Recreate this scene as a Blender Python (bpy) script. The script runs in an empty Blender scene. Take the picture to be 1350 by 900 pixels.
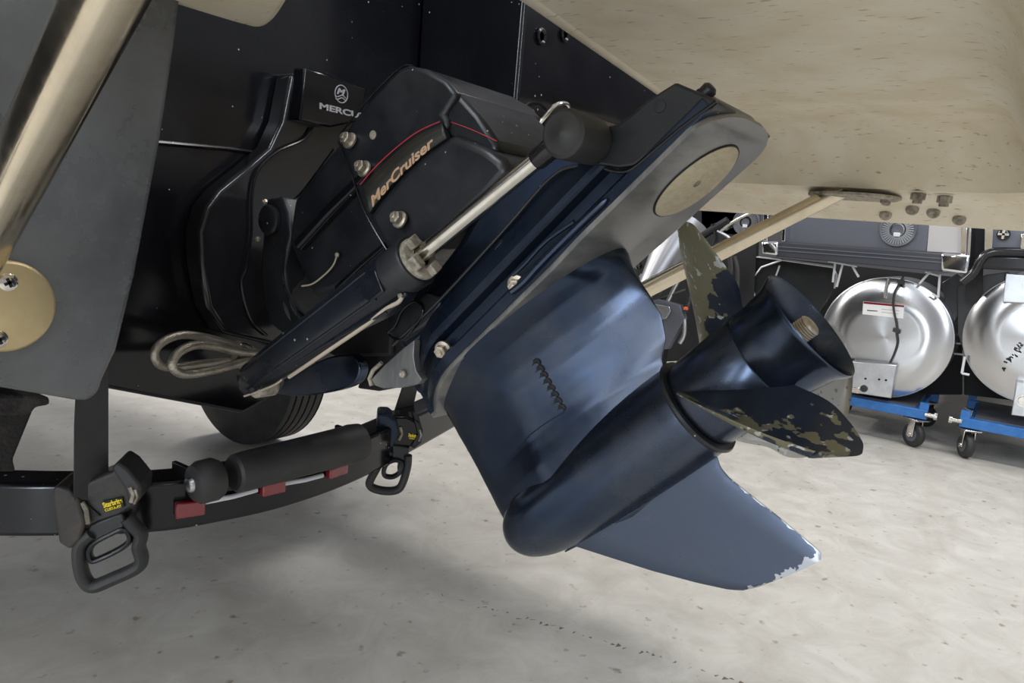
import bpy, bmesh, math, random
from math import sin, cos, tan, pi, radians, sqrt
from mathutils import Vector as V, Matrix
random.seed(7)
SC = bpy.context.scene
COL = SC.collection
# ---------------------------------------------------------------- camera
F, YAW, PITCH, ROLL = 975.0, radians(34), radians(9), radians(5)
CAM = V((0, 0, .95))
fh = V((cos(YAW), sin(YAW), 0)); FW = fh*cos(PITCH) - V((0, 0, 1))*sin(PITCH)
r0 = V((sin(YAW), -cos(YAW), 0)); u0 = r0.cross(FW)
RT = r0*cos(ROLL) + u0*sin(ROLL); UP = u0*cos(ROLL) - r0*sin(ROLL)
cd = bpy.data.cameras.new('camera'); cam = bpy.data.objects.new('camera', cd); COL.objects.link(cam)
m = Matrix((RT, UP, -FW)).transposed().to_4x4(); m.translation = CAM; cam.matrix_world = m
cd.sensor_width = 36; cd.lens = F/1350*36; cd.clip_start = .02
SC.camera = cam
# ---------------------------------------------------------------- light
SC.view_settings.view_transform = 'Standard'; SC.view_settings.look = 'None'
SC.view_settings.gamma = 1; SC.view_settings.use_curve_mapping = False
SC.view_settings.exposure = 0.35
w = bpy.data.worlds.new('showroom'); SC.world = w; w.use_nodes = True
w.node_tree.nodes['Background'].inputs[0].default_value = (.93, .95, 1, 1)
w.node_tree.nodes['Background'].inputs[1].default_value = .34
def area(name, loc, target, sx, sy, power, col=(1, .97, .93)):
    d = bpy.data.lights.new(name, 'AREA'); d.shape = 'RECTANGLE'; d.size = sx; d.size_y = sy; d.energy = power; d.color = col
    o = bpy.data.objects.new(name, d); COL.objects.link(o); o.location = loc
    o.rotation_euler = (V(target)-V(loc)).to_track_quat('-Z', 'Y').to_euler(); return o
area('ceiling_strip', (-.6, -2.2, 3.6), (.8, .5, .6), .3, 3.6, 80, (.86, .93, 1))
area('ceiling_strip', (-2.6, 1.4, 3.6), (.6, .8, .5), .3, 3.6, 80, (.9, .95, 1))
area('ceiling_strip', (2.9, -1.6, 4.2), (2.9, -1.2, 0), .3, 4.0, 80)
area('ceiling_strip', (5.2, -2.0, 4.2), (4.3, 0, .4), .3, 4.0, 30)
area('ceiling_strip', (2.9, 6.4, 4.2), (1.6, 2.6, 0), 4.0, .4, 260)
area('ceiling_strip', (-1.4, 5.2, 3.4), (.8, 2.2, 0), .4, 3.5, 200)
area('added_port_light', (-2.6, -.5, 1.1), (.9, .5, .8), .16, 1.5, 24, (.80, .89, 1))  # added strip at port, narrowed to put a highlight on the leg
area('added_port_light', (-2.9, .7, 1.1), (.9, .5, .8), .4, 1.8, 11, (.86, .93, 1))  # added wider, softer light at port for reflections on the drive
# ---------------------------------------------------------------- pixel helpers: give points on real planes of the place
def ray(x, y): return FW + RT*((x-675)/F) - UP*((y-450)/F)
class Plane:
    def __init__(s, p0, n): s.p0 = V(p0); s.n = V(n).normalized()
    def p(s, x, y):
        r = ray(x, y); return CAM + r*((s.p0-CAM).dot(s.n)/r.dot(s.n))
def PX(v): return Plane((v, 0, 0), (1, 0, 0))
def PY(v): return Plane((0, v, 0), (0, 1, 0))
def PZ(v): return Plane((0, 0, v), (0, 0, 1))
def dep(x, y, k): return CAM + ray(x, y)*k
# drive frame: A along the prop shaft aft, D down the leg, N to port
T_, S_ = radians(45.5), radians(1)
DO = dep(919, 536, .85)
AH = V((-sin(S_), -cos(S_), 0)); N = V((-cos(S_), sin(S_), 0)); Z = V((0, 0, 1))
A = AH*cos(T_) + Z*sin(T_); D = AH*sin(T_) - Z*cos(T_)
def P(u, v, w): return DO + A*u + D*v + N*w
def PW(w): return Plane(DO + N*w, N)
def PV(v): return Plane(DO + D*v, D)
def uv(x, y, w=0):
    q = PW(w).p(x, y) - DO; return q.dot(A), q.dot(D)
# ---------------------------------------------------------------- materials
MATS = {}
def mat(name, c, rough=.5, metal=0., c2=None, scale=8., lo=.4, hi=.6, bump=0., bscale=60., coat=0., rvar=0., spec=.5, stretch=None, detail=6., dust=0.):
    m = bpy.data.materials.new(name); m.use_nodes = True; nt = m.node_tree; b = nt.nodes['Principled BSDF']
    b.inputs['Base Color'].default_value = (*c, 1); b.inputs['Roughness'].default_value = rough; b.inputs['Metallic'].default_value = metal
    b.inputs['Coat Weight'].default_value = coat; b.inputs['Specular IOR Level'].default_value = spec
    tc = nt.nodes.new('ShaderNodeTexCoord'); mp = nt.nodes.new('ShaderNodeMapping'); nt.links.new(tc.outputs['Object'], mp.inputs[0])
    if stretch: mp.inputs['Scale'].default_value = stretch
    col = None
    if c2 or rvar:
        n = nt.nodes.new('ShaderNodeTexNoise'); n.inputs['Scale'].default_value = scale; n.inputs['Detail'].default_value = detail; n.inputs['Roughness'].default_value = .65
        nt.links.new(mp.outputs[0], n.inputs['Vector'])
        if c2:
            r = nt.nodes.new('ShaderNodeValToRGB'); r.color_ramp.elements[0].position = lo; r.color_ramp.elements[1].position = hi
            r.color_ramp.elements[0].color = (*c, 1); r.color_ramp.elements[1].color = (*c2, 1)
            nt.links.new(n.outputs['Fac'], r.inputs[0]); nt.links.new(r.outputs[0], b.inputs['Base Color']); col = r.outputs[0]
        if rvar:
            mr = nt.nodes.new('ShaderNodeMapRange'); mr.inputs[1].default_value = .35; mr.inputs[2].default_value = .65
            mr.inputs[3].default_value = max(0, rough-rvar); mr.inputs[4].default_value = rough+rvar
            nt.links.new(n.outputs['Fac'], mr.inputs[0]); nt.links.new(mr.outputs[0], b.inputs['Roughness'])
    if dust:
        n = nt.nodes.new('ShaderNodeTexVoronoi'); n.inputs['Scale'].default_value = 55
        nt.links.new(tc.outputs['Object'], n.inputs['Vector'])
        n3 = nt.nodes.new('ShaderNodeTexNoise'); n3.inputs['Scale'].default_value = 9; nt.links.new(tc.outputs['Object'], n3.inputs['Vector'])
        th = nt.nodes.new('ShaderNodeMapRange'); th.inputs[1].default_value = .44; th.inputs[2].default_value = .7; th.inputs[3].default_value = 0; th.inputs[4].default_value = .115*dust
        nt.links.new(n3.outputs['Fac'], th.inputs[0])
        cm = nt.nodes.new('ShaderNodeMath'); cm.operation = 'LESS_THAN'; nt.links.new(n.outputs['Distance'], cm.inputs[0]); nt.links.new(th.outputs[0], cm.inputs[1])
        mx = nt.nodes.new('ShaderNodeMix'); mx.data_type = 'RGBA'; nt.links.new(cm.outputs[0], mx.inputs[0])
        if col: nt.links.new(col, mx.inputs[6])
        else: mx.inputs[6].default_value = (*c, 1)
        mx.inputs[7].default_value = (.35, .36, .38, 1); nt.links.new(mx.outputs[2], b.inputs['Base Color'])
    if bump:
        n2 = nt.nodes.new('ShaderNodeTexNoise'); n2.inputs['Scale'].default_value = bscale; n2.inputs['Detail'].default_value = 5
        nt.links.new(mp.outputs[0], n2.inputs['Vector'])
        bp = nt.nodes.new('ShaderNodeBump'); bp.inputs['Strength'].default_value = bump; bp.inputs['Distance'].default_value = .004
        nt.links.new(n2.outputs['Fac'], bp.inputs['Height']); nt.links.new(bp.outputs[0], b.inputs['Normal'])
    MATS[name] = m; return m
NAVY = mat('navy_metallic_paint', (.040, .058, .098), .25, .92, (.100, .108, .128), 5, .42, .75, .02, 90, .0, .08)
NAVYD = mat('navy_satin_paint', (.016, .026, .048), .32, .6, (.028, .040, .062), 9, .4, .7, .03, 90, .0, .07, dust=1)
RAMP = mat('blue_black_casting', (.008, .010, .015), .30, .15, (.014, .018, .025), 9, .4, .7, .04, 60, 0, .08, dust=1)
BLACKP = mat('black_satin_plastic', (.010, .011, .014), .38, 0, (.018, .019, .022), 12, .4, .7, .04, 120, 0, .08, dust=1)
BLACKG = mat('black_gelcoat', (.005, .0052, .007), .16, 0, (.009, .009, .011), 4, .4, .7, rvar=.05, dust=1, spec=.35)
BLACKH = mat('hazed_gelcoat_floor_reflection', (.060, .064, .069), .30, 0, (.115, .12, .126), 7, .35, .7, .05, 30, 0, .1, spec=.9)  # grey base holds oxidised haze plus the floor reflected in the panel
RUBBER = mat('black_rubber', (.020, .020, .021), .55, 0, (.032, .031, .030), 14, .4, .7, .06, 80)
PLATEG = mat('grey_worn_primer_plate', (.13, .135, .145), .36, .5, (.27, .26, .24), 9, .35, .7, .05, 40, 0, .08, stretch=(1, 4, 1))
STEEL = mat('polished_stainless', (.72, .69, .64), .16, 1, (.55, .52, .46), 20, .4, .7, .02, 60, 0, .06)
STRUT = mat('stainless_beige_reflection', (.68, .60, .47), .2, 1, (.5, .44, .33), 10, .45, .7, .03, 60, 0, .08)  # warm tint paints in the beige platform reflected by the stainless
BRASSY = mat('flange_beige_reflection', (.62, .50, .28), .42, .75, (.50, .41, .24), 14, .4, .7, .05, 60)  # golden colour paints in the beige reflected by the metal
CAST = mat('corroded_zinc', (.42, .38, .31), .7, .3, (.16, .14, .11), 60, .4, .65, .5, 120)
BOLT = mat('tan_stainless_bolt', (.52, .46, .37), .38, .7, (.22, .19, .15), 70, .45, .7, .2, 150)
BEIGE = mat('stained_beige_gelcoat', (.76, .695, .565), .5, 0, (.70, .62, .47), 4, .35, .7, .35, 16, 0, .05)
TAN = mat('tan_line', (.42, .36, .28), .5)
CHROME = mat('chrome', (.82, .82, .83), .07, 1)
ALU = mat('aluminium', (.62, .63, .65), .3, 1, (.52, .53, .55), 12)
GREYP = mat('grey_panel', (.11, .115, .14), .4, .2)
DGREY = mat('dark_grey_rail', (.045, .047, .058), .4, .1)
WHITEP = mat('white_painted_edge', (.62, .63, .65), .4)
DARK = mat('black_print_and_shade', (.006, .006, .007), .7)  # flat black: print and marks, and painted shade for recesses, gaps and slots
BLUEP = mat('blue_painted_steel', (.025, .14, .42), .45, .1, (.04, .17, .46), 30)
REDL = mat('red_lens', (.20, .008, .014), .15, 0, coat=.8)
DIRTY = mat('dirty_black_housing', (.022, .020, .019), .5, .1, (.060, .050, .042), 22, .45, .75, .25, 90, 0, .1)
YEL = mat('yellow_print', (.80, .62, .03), .5)
GOLD = mat('tan_bronze_print', (.56, .36, .22), .45)
GREYT = mat('grey_print', (.28, .28, .29), .5)
REDP = mat('red_pinstripe', (.50, .03, .05), .45)
DECAL = mat('olive_black_decal', (.028, .029, .024), .35)
LABELW = mat('white_label', (.75, .75, .74), .5)
CARPET = mat('bunk_carpet', (.020, .018, .017), .95, 0, (.06, .055, .05), 40, .5, .8, .8, 200)
TYRE = mat('tyre_rubber', (.016, .016, .017), .6, 0, (.03, .03, .03), 20, .4, .7)
ORANGE = mat('orange_cap', (.7, .12, .04), .5)
GLASSY = mat('dark_plastic_gloss', (.012, .012, .014), .15)
def beige_streaks(m):
    nt = m.node_tree; b = nt.nodes['Principled BSDF']; src = b.inputs['Base Color'].links[0].from_socket
    tc = nt.nodes.new('ShaderNodeTexCoord'); mp = nt.nodes.new('ShaderNodeMapping'); mp.inputs['Scale'].default_value = (1, .28, 1); nt.links.new(tc.outputs['Object'], mp.inputs[0])
    n = nt.nodes.new('ShaderNodeTexNoise'); n.inputs['Scale'].default_value = 140; n.inputs['Detail'].default_value = 3; nt.links.new(mp.outputs[0], n.inputs['Vector'])
    r = nt.nodes.new('ShaderNodeValToRGB'); e = r.color_ramp.elements; e[0].position = .28; e[0].color = (.55, .49, .41, 1); e[1].position = .36; e[1].color = (1, 1, 1, 1)
    nt.links.new(n.outputs['Fac'], r.inputs[0])
    n2 = nt.nodes.new('ShaderNodeTexNoise'); n2.inputs['Scale'].default_value = 11; n2.inputs['Detail'].default_value = 8; n2.inputs['Distortion'].default_value = .4; nt.links.new(tc.outputs['Object'], n2.inputs['Vector'])
    r2 = nt.nodes.new('ShaderNodeValToRGB'); e = r2.color_ramp.elements; e[0].position = .36; e[0].color = (.90, .87, .80, 1); e[1].position = .6; e[1].color = (1, 1, 1, 1); nt.links.new(n2.outputs['Fac'], r2.inputs[0])
    m1 = nt.nodes.new('ShaderNodeMix'); m1.data_type = 'RGBA'; m1.blend_type = 'MULTIPLY'; m1.inputs[0].default_value = 1; nt.links.new(src, m1.inputs[6]); nt.links.new(r.outputs[0], m1.inputs[7])
    m2 = nt.nodes.new('ShaderNodeMix'); m2.data_type = 'RGBA'; m2.blend_type = 'MULTIPLY'; m2.inputs[0].default_value = 1; nt.links.new(m1.outputs[2], m2.inputs[6]); nt.links.new(r2.outputs[0], m2.inputs[7])
    nt.links.new(m2.outputs[2], b.inputs['Base Color'])
beige_streaks(BEIGE)
def spun():
    m = mat('spun_aluminium', (.60, .60, .61), .2, 1); nt = m.node_tree; b = nt.nodes['Principled BSDF']
    b.inputs['Anisotropic'].default_value = .85
    t = nt.nodes.new('ShaderNodeTangent'); t.direction_type = 'RADIAL'; t.axis = 'X'; nt.links.new(t.outputs[0], b.inputs['Tangent'])
    return m
SPUN = spun()
def floor_mat():
    m = mat('polished_concrete', (.50, .475, .43), .32, 0); nt = m.node_tree; b = nt.nodes['Principled BSDF']
    tc = nt.nodes.new('ShaderNodeTexCoord')
    n = nt.nodes.new('ShaderNodeTexNoise'); n.inputs['Scale'].default_value = 7; n.inputs['Detail'].default_value = 10; n.inputs['Roughness'].default_value = .68; n.inputs['Distortion'].default_value = .9
    nt.links.new(tc.outputs['Object'], n.inputs['Vector'])
    r = nt.nodes.new('ShaderNodeValToRGB'); e = r.color_ramp.elements
    e[0].position = .28; e[0].color = (.44, .415, .37, 1); e[1].position = .68; e[1].color = (.60, .58, .535, 1)
    nt.links.new(n.outputs['Fac'], r.inputs[0])
    n2 = nt.nodes.new('ShaderNodeTexNoise'); n2.inputs['Scale'].default_value = 26; n2.inputs['Detail'].default_value = 5
    nt.links.new(tc.outputs['Object'], n2.inputs['Vector'])
    r2 = nt.nodes.new('ShaderNodeValToRGB'); r2.color_ramp.elements[0].position = .27; r2.color_ramp.elements[1].position = .36
    r2.color_ramp.elements[0].color = (.55, .47, .38, 1); r2.color_ramp.elements[1].color = (1, 1, 1, 1)
    nt.links.new(n2.outputs['Fac'], r2.inputs[0])
    mx = nt.nodes.new('ShaderNodeMix'); mx.data_type = 'RGBA'; mx.blend_type = 'MULTIPLY'; mx.inputs[0].default_value = 1
    nt.links.new(r.outputs[0], mx.inputs[6]); nt.links.new(r2.outputs[0], mx.inputs[7]); nt.links.new(mx.outputs[2], b.inputs['Base Color'])
    mr = nt.nodes.new('ShaderNodeMapRange'); mr.inputs[3].default_value = .22; mr.inputs[4].default_value = .5; nt.links.new(n.outputs['Fac'], mr.inputs[0]); nt.links.new(mr.outputs[0], b.inputs['Roughness'])
    return m
FLOOR = floor_mat()
def worn(name, base, wear, thr, sc, attr='wear', metal=.3, rough=.4, c3=None):
    """paint chipped away: 'wear' is a per-vertex amount, broken up by noise"""
    m = mat(name, base, rough, metal); nt = m.node_tree; b = nt.nodes['Principled BSDF']
    tc = nt.nodes.new('ShaderNodeTexCoord')
    at = nt.nodes.new('ShaderNodeAttribute'); at.attribute_name = attr
    n = nt.nodes.new('ShaderNodeTexNoise'); n.inputs['Scale'].default_value = sc; n.inputs['Detail'].default_value = 4; nt.links.new(tc.outputs['Object'], n.inputs['Vector'])
    ad = nt.nodes.new('ShaderNodeMath'); ad.operation = 'ADD'; nt.links.new(at.outputs['Fac'], ad.inputs[0]); nt.links.new(n.outputs['Fac'], ad.inputs[1])
    r = nt.nodes.new('ShaderNodeValToRGB'); r.color_ramp.elements[0].position = thr; r.color_ramp.elements[1].position = thr+.012
    r.color_ramp.elements[0].color = (*base, 1); r.color_ramp.elements[1].color = (*wear, 1)
    nt.links.new(ad.outputs[0], r.inputs[0]); out = r.outputs[0]
    if c3:
        n2 = nt.nodes.new('ShaderNodeTexNoise'); n2.inputs['Scale'].default_value = sc*2.2; n2.inputs['Detail'].default_value = 6; nt.links.new(tc.outputs['Object'], n2.inputs['Vector'])
        r2 = nt.nodes.new('ShaderNodeValToRGB'); r2.color_ramp.elements[0].position = .60; r2.color_ramp.elements[1].position = .63
        nt.links.new(n2.outputs['Fac'], r2.inputs[0])
        g = nt.nodes.new('ShaderNodeMath'); g.operation = 'MULTIPLY'
        c = nt.nodes.new('ShaderNodeMath'); c.operation = 'GREATER_THAN'; c.inputs[1].default_value = thr+.01; nt.links.new(ad.outputs[0], c.inputs[0])
        nt.links.new(c.outputs[0], g.inputs[0]); nt.links.new(r2.outputs[0], g.inputs[1])
        mx = nt.nodes.new('ShaderNodeMix'); mx.data_type = 'RGBA'; nt.links.new(g.outputs[0], mx.inputs[0]); nt.links.new(out, mx.inputs[6]); mx.inputs[7].default_value = (*c3, 1); out = mx.outputs[2]
    nb = nt.nodes.new('ShaderNodeTexNoise'); nb.inputs['Scale'].default_value = 22; nb.inputs['Detail'].default_value = 7; nt.links.new(tc.outputs['Object'], nb.inputs['Vector'])
    mr = nt.nodes.new('ShaderNodeMapRange'); mr.inputs[1].default_value = .35; mr.inputs[2].default_value = .65; mr.inputs[3].default_value = max(.05, rough-.12); mr.inputs[4].default_value = rough+.14
    nt.links.new(nb.outputs['Fac'], mr.inputs[0]); nt.links.new(mr.outputs[0], b.inputs['Roughness'])
    bp = nt.nodes.new('ShaderNodeBump'); bp.inputs['Strength'].default_value = .12; bp.inputs['Distance'].default_value = .003; nt.links.new(nb.outputs['Fac'], bp.inputs['Height']); nt.links.new(bp.outputs[0], b.inputs['Normal'])
    nt.links.new(out, b.inputs['Base Color']); return m
BLADEW = worn('worn_blade_paint', (.014, .020, .034), (.155, .145, .085), .98, 42, c3=(.42, .42, .42), metal=.25)
BLADEC = worn('bare_scraped_blade', (.10, .10, .075), (.36, .35, .32), .80, 55, c3=(.2, .19, .14), metal=.8, rough=.38)
SKEGW = worn('worn_skeg_paint', (.085, .105, .15), (.48, .50, .54), 0.88, 70, metal=.8, rough=.36)
# ---------------------------------------------------------------- object helpers
def thing(name, label, cat, loc, group=None):
    o = bpy.data.objects.new(name, None); COL.objects.link(o); o.location = loc; o.empty_display_size = .1
    o['label'] = label; o['category'] = cat
    if group: o['group'] = group
    return o
def origin(p):
    v = V((0, 0, 0))
    while p: v += p.location; p = p.parent
    return v
def mk(name, verts, faces, m, parent=None, smooth=True, label=None, bevel=0, seg=2, ang=35, sub=0, solid=0):
    me = bpy.data.meshes.new(name); og = origin(parent) if parent else V((0, 0, 0))
    me.from_pydata([tuple(V(v)-og) for v in verts], [], faces)
    bm = bmesh.new(); bm.from_mesh(me); bmesh.ops.recalc_face_normals(bm, faces=bm.faces); bm.to_mesh(me); bm.free()
    me.materials.append(m)
    if smooth:
        for p in me.polygons: p.use_smooth = True
    o = bpy.data.objects.new(name, me); COL.objects.link(o)
    if parent: o.parent = parent
    if solid:
        s = o.modifiers.new('solid', 'SOLIDIFY'); s.thickness = solid; s.offset = 0
    if bevel:
        b = o.modifiers.new('bevel', 'BEVEL'); b.width = bevel; b.segments = seg; b.limit_method = 'ANGLE'; b.angle_limit = radians(30); b.harden_normals = False
    if sub:
        s = o.modifiers.new('sub', 'SUBSURF'); s.levels = sub; s.render_levels = sub
    if smooth and not sub:
        try: me.set_sharp_from_angle(angle=radians(ang))
        except Exception: pass
    if label: o['label'] = label
    return o
def join(*gs):
    vs, fs = [], []
    for v, f in gs:
        k = len(vs); vs += list(v); fs += [tuple(i+k for i in q) for q in f]
    return vs, fs
def cr(pts, n=6, closed=False):
    """catmull-rom through points (any dimension)"""
    pts = [V(p) for p in pts]; out = []; L = len(pts)
    for i in range(L if closed else L-1):
        g = (lambda j: pts[j % L]) if closed else (lambda j: pts[min(max(j, 0), L-1)])
        a, b, c, d = g(i-1), g(i), g(i+1), g(i+2)
        for k in range(n):
            t = k/n; out.append(.5*((2*b)+(c-a)*t+(2*a-5*b+4*c-d)*t*t+(3*b-a-3*c+d)*t**3))
    if not closed: out.append(pts[-1])
    return out
def prism(face, off):
    n = len(face); off = V(off); vs = [V(p) for p in face] + [V(p)+off for p in face]
    return vs, [tuple(range(n)), tuple(range(2*n-1, n-1, -1))] + [(i, (i+1) % n, n+(i+1) % n, n+i) for i in range(n)]
def box(c, ax, ay, az):
    c, ax, ay, az = V(c), V(ax), V(ay), V(az)
    vs = [c+ax*i+ay*j+az*k for i in (-1, 1) for j in (-1, 1) for k in (-1, 1)]
    return vs, [(0, 1, 3, 2), (4, 6, 7, 5), (0, 4, 5, 1), (2, 3, 7, 6), (0, 2, 6, 4), (1, 5, 7, 3)]
def wbox(a, b):
    a, b = V(a), V(b); h = (b-a)/2; return box((a+b)/2, (h.x, 0, 0), (0, h.y, 0), (0, 0, h.z))
def basis(d):
    d = V(d).normalized(); a = V((0, 0, 1)) if abs(d.z) < .9 else V((1, 0, 0)); x = d.cross(a).normalized(); return x, d.cross(x)
def lathe(o, ax, prof, n=40, cap=True, a0=0, a1=2*pi):
    ax = V(ax).normalized(); x, y = basis(ax); vs, fs = [], []; full = abs(a1-a0-2*pi) < 1e-6; m_ = n if full else n+1
    for s, r in prof:
        for i in range(m_):
            t = a0+(a1-a0)*i/n; vs.append(V(o)+ax*s+(x*cos(t)+y*sin(t))*r)
    for j in range(len(prof)-1):
        for i in range(n):
            k = (i+1) % m_; fs.append((j*m_+i, j*m_+k, (j+1)*m_+k, (j+1)*m_+i))
    if cap and full:
        if prof[0][1] > 1e-6: fs.append(tuple(range(m_)))
        if prof[-1][1] > 1e-6: fs.append(tuple((len(prof)-1)*m_+i for i in range(m_)))
    return vs, fs
def tube(pts, r, n=12, closed=False, sy=1., up=None):
    pts = [V(p) for p in pts]; L = len(pts); rr = r if isinstance(r, (list, tuple)) else [r]*L; vs, fs = [], []
    prev = None
    for i, p in enumerate(pts):
        t = (pts[(i+1) % L]-pts[i-1]) if closed else (pts[min(i+1, L-1)]-pts[max(i-1, 0)])
        t.normalize()
        if up is not None: x = V(up)-t*V(up).dot(t); x.normalize()
        elif prev is None: x = basis(t)[0]
        else: x = prev-t*prev.dot(t); x.normalize()
        prev = x; y = t.cross(x)
        for k in range(n):
            a = 2*pi*k/n; vs.append(p+(x*cos(a)*sy+y*sin(a))*rr[i])
    for i in range(L if closed else L-1):
        for k in range(n):
            j = (i+1) % L; fs.append((i*n+k, i*n+(k+1) % n, j*n+(k+1) % n, j*n+k))
    if not closed: fs += [tuple(range(n))[::-1], tuple((L-1)*n+k for k in range(n))]
    return vs, fs
def loft(rows, cap=True):
    n = len(rows[0]); vs = [p for r in rows for p in r]; fs = []
    for j in range(len(rows)-1):
        for i in range(n): fs.append((j*n+i, j*n+(i+1) % n, (j+1)*n+(i+1) % n, (j+1)*n+i))
    if cap: fs += [tuple(range(n)), tuple((len(rows)-1)*n+i for i in range(n))]
    return vs, fs
def pxs(pl, pts): return [pl.p(*q) for q in pts]
def pxprism(pl, pts, off, smooth=0):
    if smooth: pts = [tuple(q) for q in cr([(*p, 0) for p in pts], smooth, True)]; pts = [(q[0], q[1]) for q in pts]
    return prism(pxs(pl, pts), off)
def hexbolt(o, ax, r, h, washer=True):
    g = [lathe(o, ax, [(h*.3, r), (h*.9, r), (h, r*.86)], 6)]
    if washer: g.append(lathe(o, ax, [(0, r*1.35), (h*.22, r*1.35), (h*.34, r*1.05)], 20))
    g.append(lathe(o, ax, [(h*.9, r*.5), (h*1.25, r*.5), (h*1.3, r*.4)], 12))
    return join(*g)
def text(name, s, o, right, up, size, m, parent, width=None, shear=0, bold=0, ext=.0003, label=None, curve=None):
    """flat lettering: real thin letter meshes lying on a surface"""
    c = bpy.data.curves.new(name, 'FONT'); c.body = s; c.size = 1; c.shear = shear; c.offset = bold; c.extrude = .01
    t = bpy.data.objects.new(name, c); me = bpy.data.meshes.new_from_object(t)
    xs = [v.co.x for v in me.vertices]; x0, x1 = min(xs), max(xs)
    ys = [v.co.y for v in me.vertices]; y0 = min(ys)
    kx = (width/(x1-x0)) if width else size
    right = V(right).normalized(); up = V(up)-right*V(up).dot(right); up.normalize(); nn = right.cross(up)
    og = origin(parent)
    for v in me.vertices:
        X = (v.co.x-x0)*kx; Y = v.co.y*size; Zz = v.co.z/.01*ext
        if curve: Y += curve(X/(width or 1))
        v.co = V(o)+right*X+up*Y+nn*Zz-og
    me.materials.clear(); me.materials.append(m)
    ob = bpy.data.objects.new(name, me); COL.objects.link(ob); ob.parent = parent
    bpy.data.objects.remove(t)
    if label: ob['label'] = label
    return ob
def struct(o): o['kind'] = 'structure'; return o
exec_parts = []
# ================================================================= setting
FL = struct(mk('floor', *prism([(-6, -7, 0), (11, -7, 0), (11, 11, 0), (-6, 11, 0)], (0, 0, -.1)), FLOOR, smooth=False))
rc_ = random.Random(11); gs = []
for k in range(46):
    f = k/46+rc_.uniform(0, .01); c = PZ(0).p(560+430*f, 782+122*f**1.1+rc_.uniform(-2, 2))
    if rc_.random() < .3: continue
    gs.append(prism([c+V((rc_.uniform(-1, 1)*.010, rc_.uniform(-1, 1)*.004, .0002)) for _ in range(2)]+[c+V((.004, -.007*rc_.random()-.003, .0002))], (0, 0, .0005)))
ck = mk('floor_crack', *join(*gs), mat('crack_dirt', (.17, .13, .09), .8), FL, smooth=False); ck['kind'] = 'stuff'
struct(mk('wall_back', *wbox((10.8, -7, 0), (11, 11, 4.5)), mat('far_wall_paint', (.10, .10, .11), .7), smooth=False))
# ================================================================= boat
XC = DO.x
boat = thing('boat', 'black hulled boat stern with a beige swim platform above the tilted drive', 'boat', (XC, 1.12, .569))
def vz(x): return .569 + abs(x-XC)*.33
# hull: transom pocket back, hull bottom and sides running forward
sec = [(-.30, vz(-.30)), (XC, .569), (1.92, vz(1.92)), (2.0, 1.1), (2.02, 1.9), (-.40, 1.9), (-.38, 1.1)]
def hs(y, k, dz): return [V((XC+(x-XC)*k, y, z+dz)) for x, z in sec]
mk('hull', *loft([hs(1.12, 1, 0), hs(2.5, 1, .0), hs(4.2, .85, .06), hs(5.6, .4, .35)]), BLACKG, boat, bevel=.006)
# thin black bead across the pocket back
kn = [PY(1.119).p(x, y) for x, y in ((196, 187), (300, 196), (372, 206), (420, 214))]
mk('pocket_bead', *join(*[tube(kn, .004, 8)]), BLACKG, boat)
# port pad (nearest, left edge of the picture)
pl = PY(.85)
pts = [(-200, 480), (-60, 503), (0, 511), (60, 521), (100, 528), (118, 529), (131, 519), (137, 500), (155, 462), (180, 360), (212, 190), (232, 60), (246, -60), (262, -200), (-200, -240)]
mk('transom_pad', *prism(pxs(pl, pts), (0, .262, 0)), BLACKH, boat, bevel=.017, seg=5)
# starboard pad with a chamfered inner edge
pts = [(1.205, 1.9), (1.205, 1.10), (1.165, 1.01), (1.15, .77), (1.20, .74), (2.2, 1.03), (2.3, 1.9)]
mk('transom_pad', *prism([(x, .85, z) for x, z in pts], (0, .262, 0)), BLACKG, boat, bevel=.008, seg=3)
# thin moulded line on the pad near the corner, and the fittings in the dark
c = PY(.848).p(698, 153)
mk('drain_fitting', *lathe(c, (0, -1, 0), [(0, .013), (.006, .013), (.008, .010), (.006, .006), (0, .006)], 24), ALU, boat)
u = [PY(.846).p(*q) for q in ((703, 172), (705, 155), (716, 139), (730, 137), (737, 147), (736, 160))]
for q, o_ in zip(u, (0, .022, .03, .03, .022, 0)): q.y -= o_
mk('towing_eye', *tube(cr(u, 5), .0045, 10), STEEL, boat)
for q in ((713, 48), (744, 45)):
    c = PY(.848).p(*q); mk('hull_plug', *lathe(c, (0, -1, 0), [(0, .016), (.004, .016), (.006, .012), (.003, .008), (0, .008)], 24), BLACKG, boat)
# ---- swim platform: an upside-down tray, cut out around the drive
zc = 1.2
ed = [PZ(zc).p(*q) for q in ((560, -90), (630, -45), (697, 0), (775, 55), (850, 108), (895, 140))]
edge = [V((q.x, q.y)) for q in ed]
inner = cr([(q.x, q.y, 0) for q in ed], 5)
inner = [V((q.x, q.y)) for q in inner]
# starboard end profile (x, z) swept along y; aft profile the same with the corner rounded
prof = [(0, 1.2), (.10, 1.2), (.16, 1.196), (.20, 1.182), (.235, 1.150), (.262, 1.112), (.275, 1.092), (.279, 1.084), (.31, 1.080), (.40, 1.066), (.412, 1.060), (.458, 1.034), (.475, 1.026), (.49, 1.032), (.495, 1.10), (.49, 1.25), (.42, 1.28), (0, 1.28)]
X0, Y0, RC = 1.40, .44, .10
def path(o):
    """the rim line offset outwards by o: along the starboard end (y falling), round the corner, then along the aft edge (x falling)"""
    x1 = X0+o; ya = .18-o*.62; y1 = .56+o*.34; p = [(x1, y1), (x1, y1*.75+.1), (x1, .42), (x1, .34)]
    rc = .02+o*.32
    for k in range(9):
        t = k/8*pi/2; p.append((x1-rc+rc*cos(t), ya+rc-rc*sin(t)))
    p += [(1.0, ya), (.6, ya), (.2, ya), (-.3, ya)]; return p
rows = []
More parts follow.
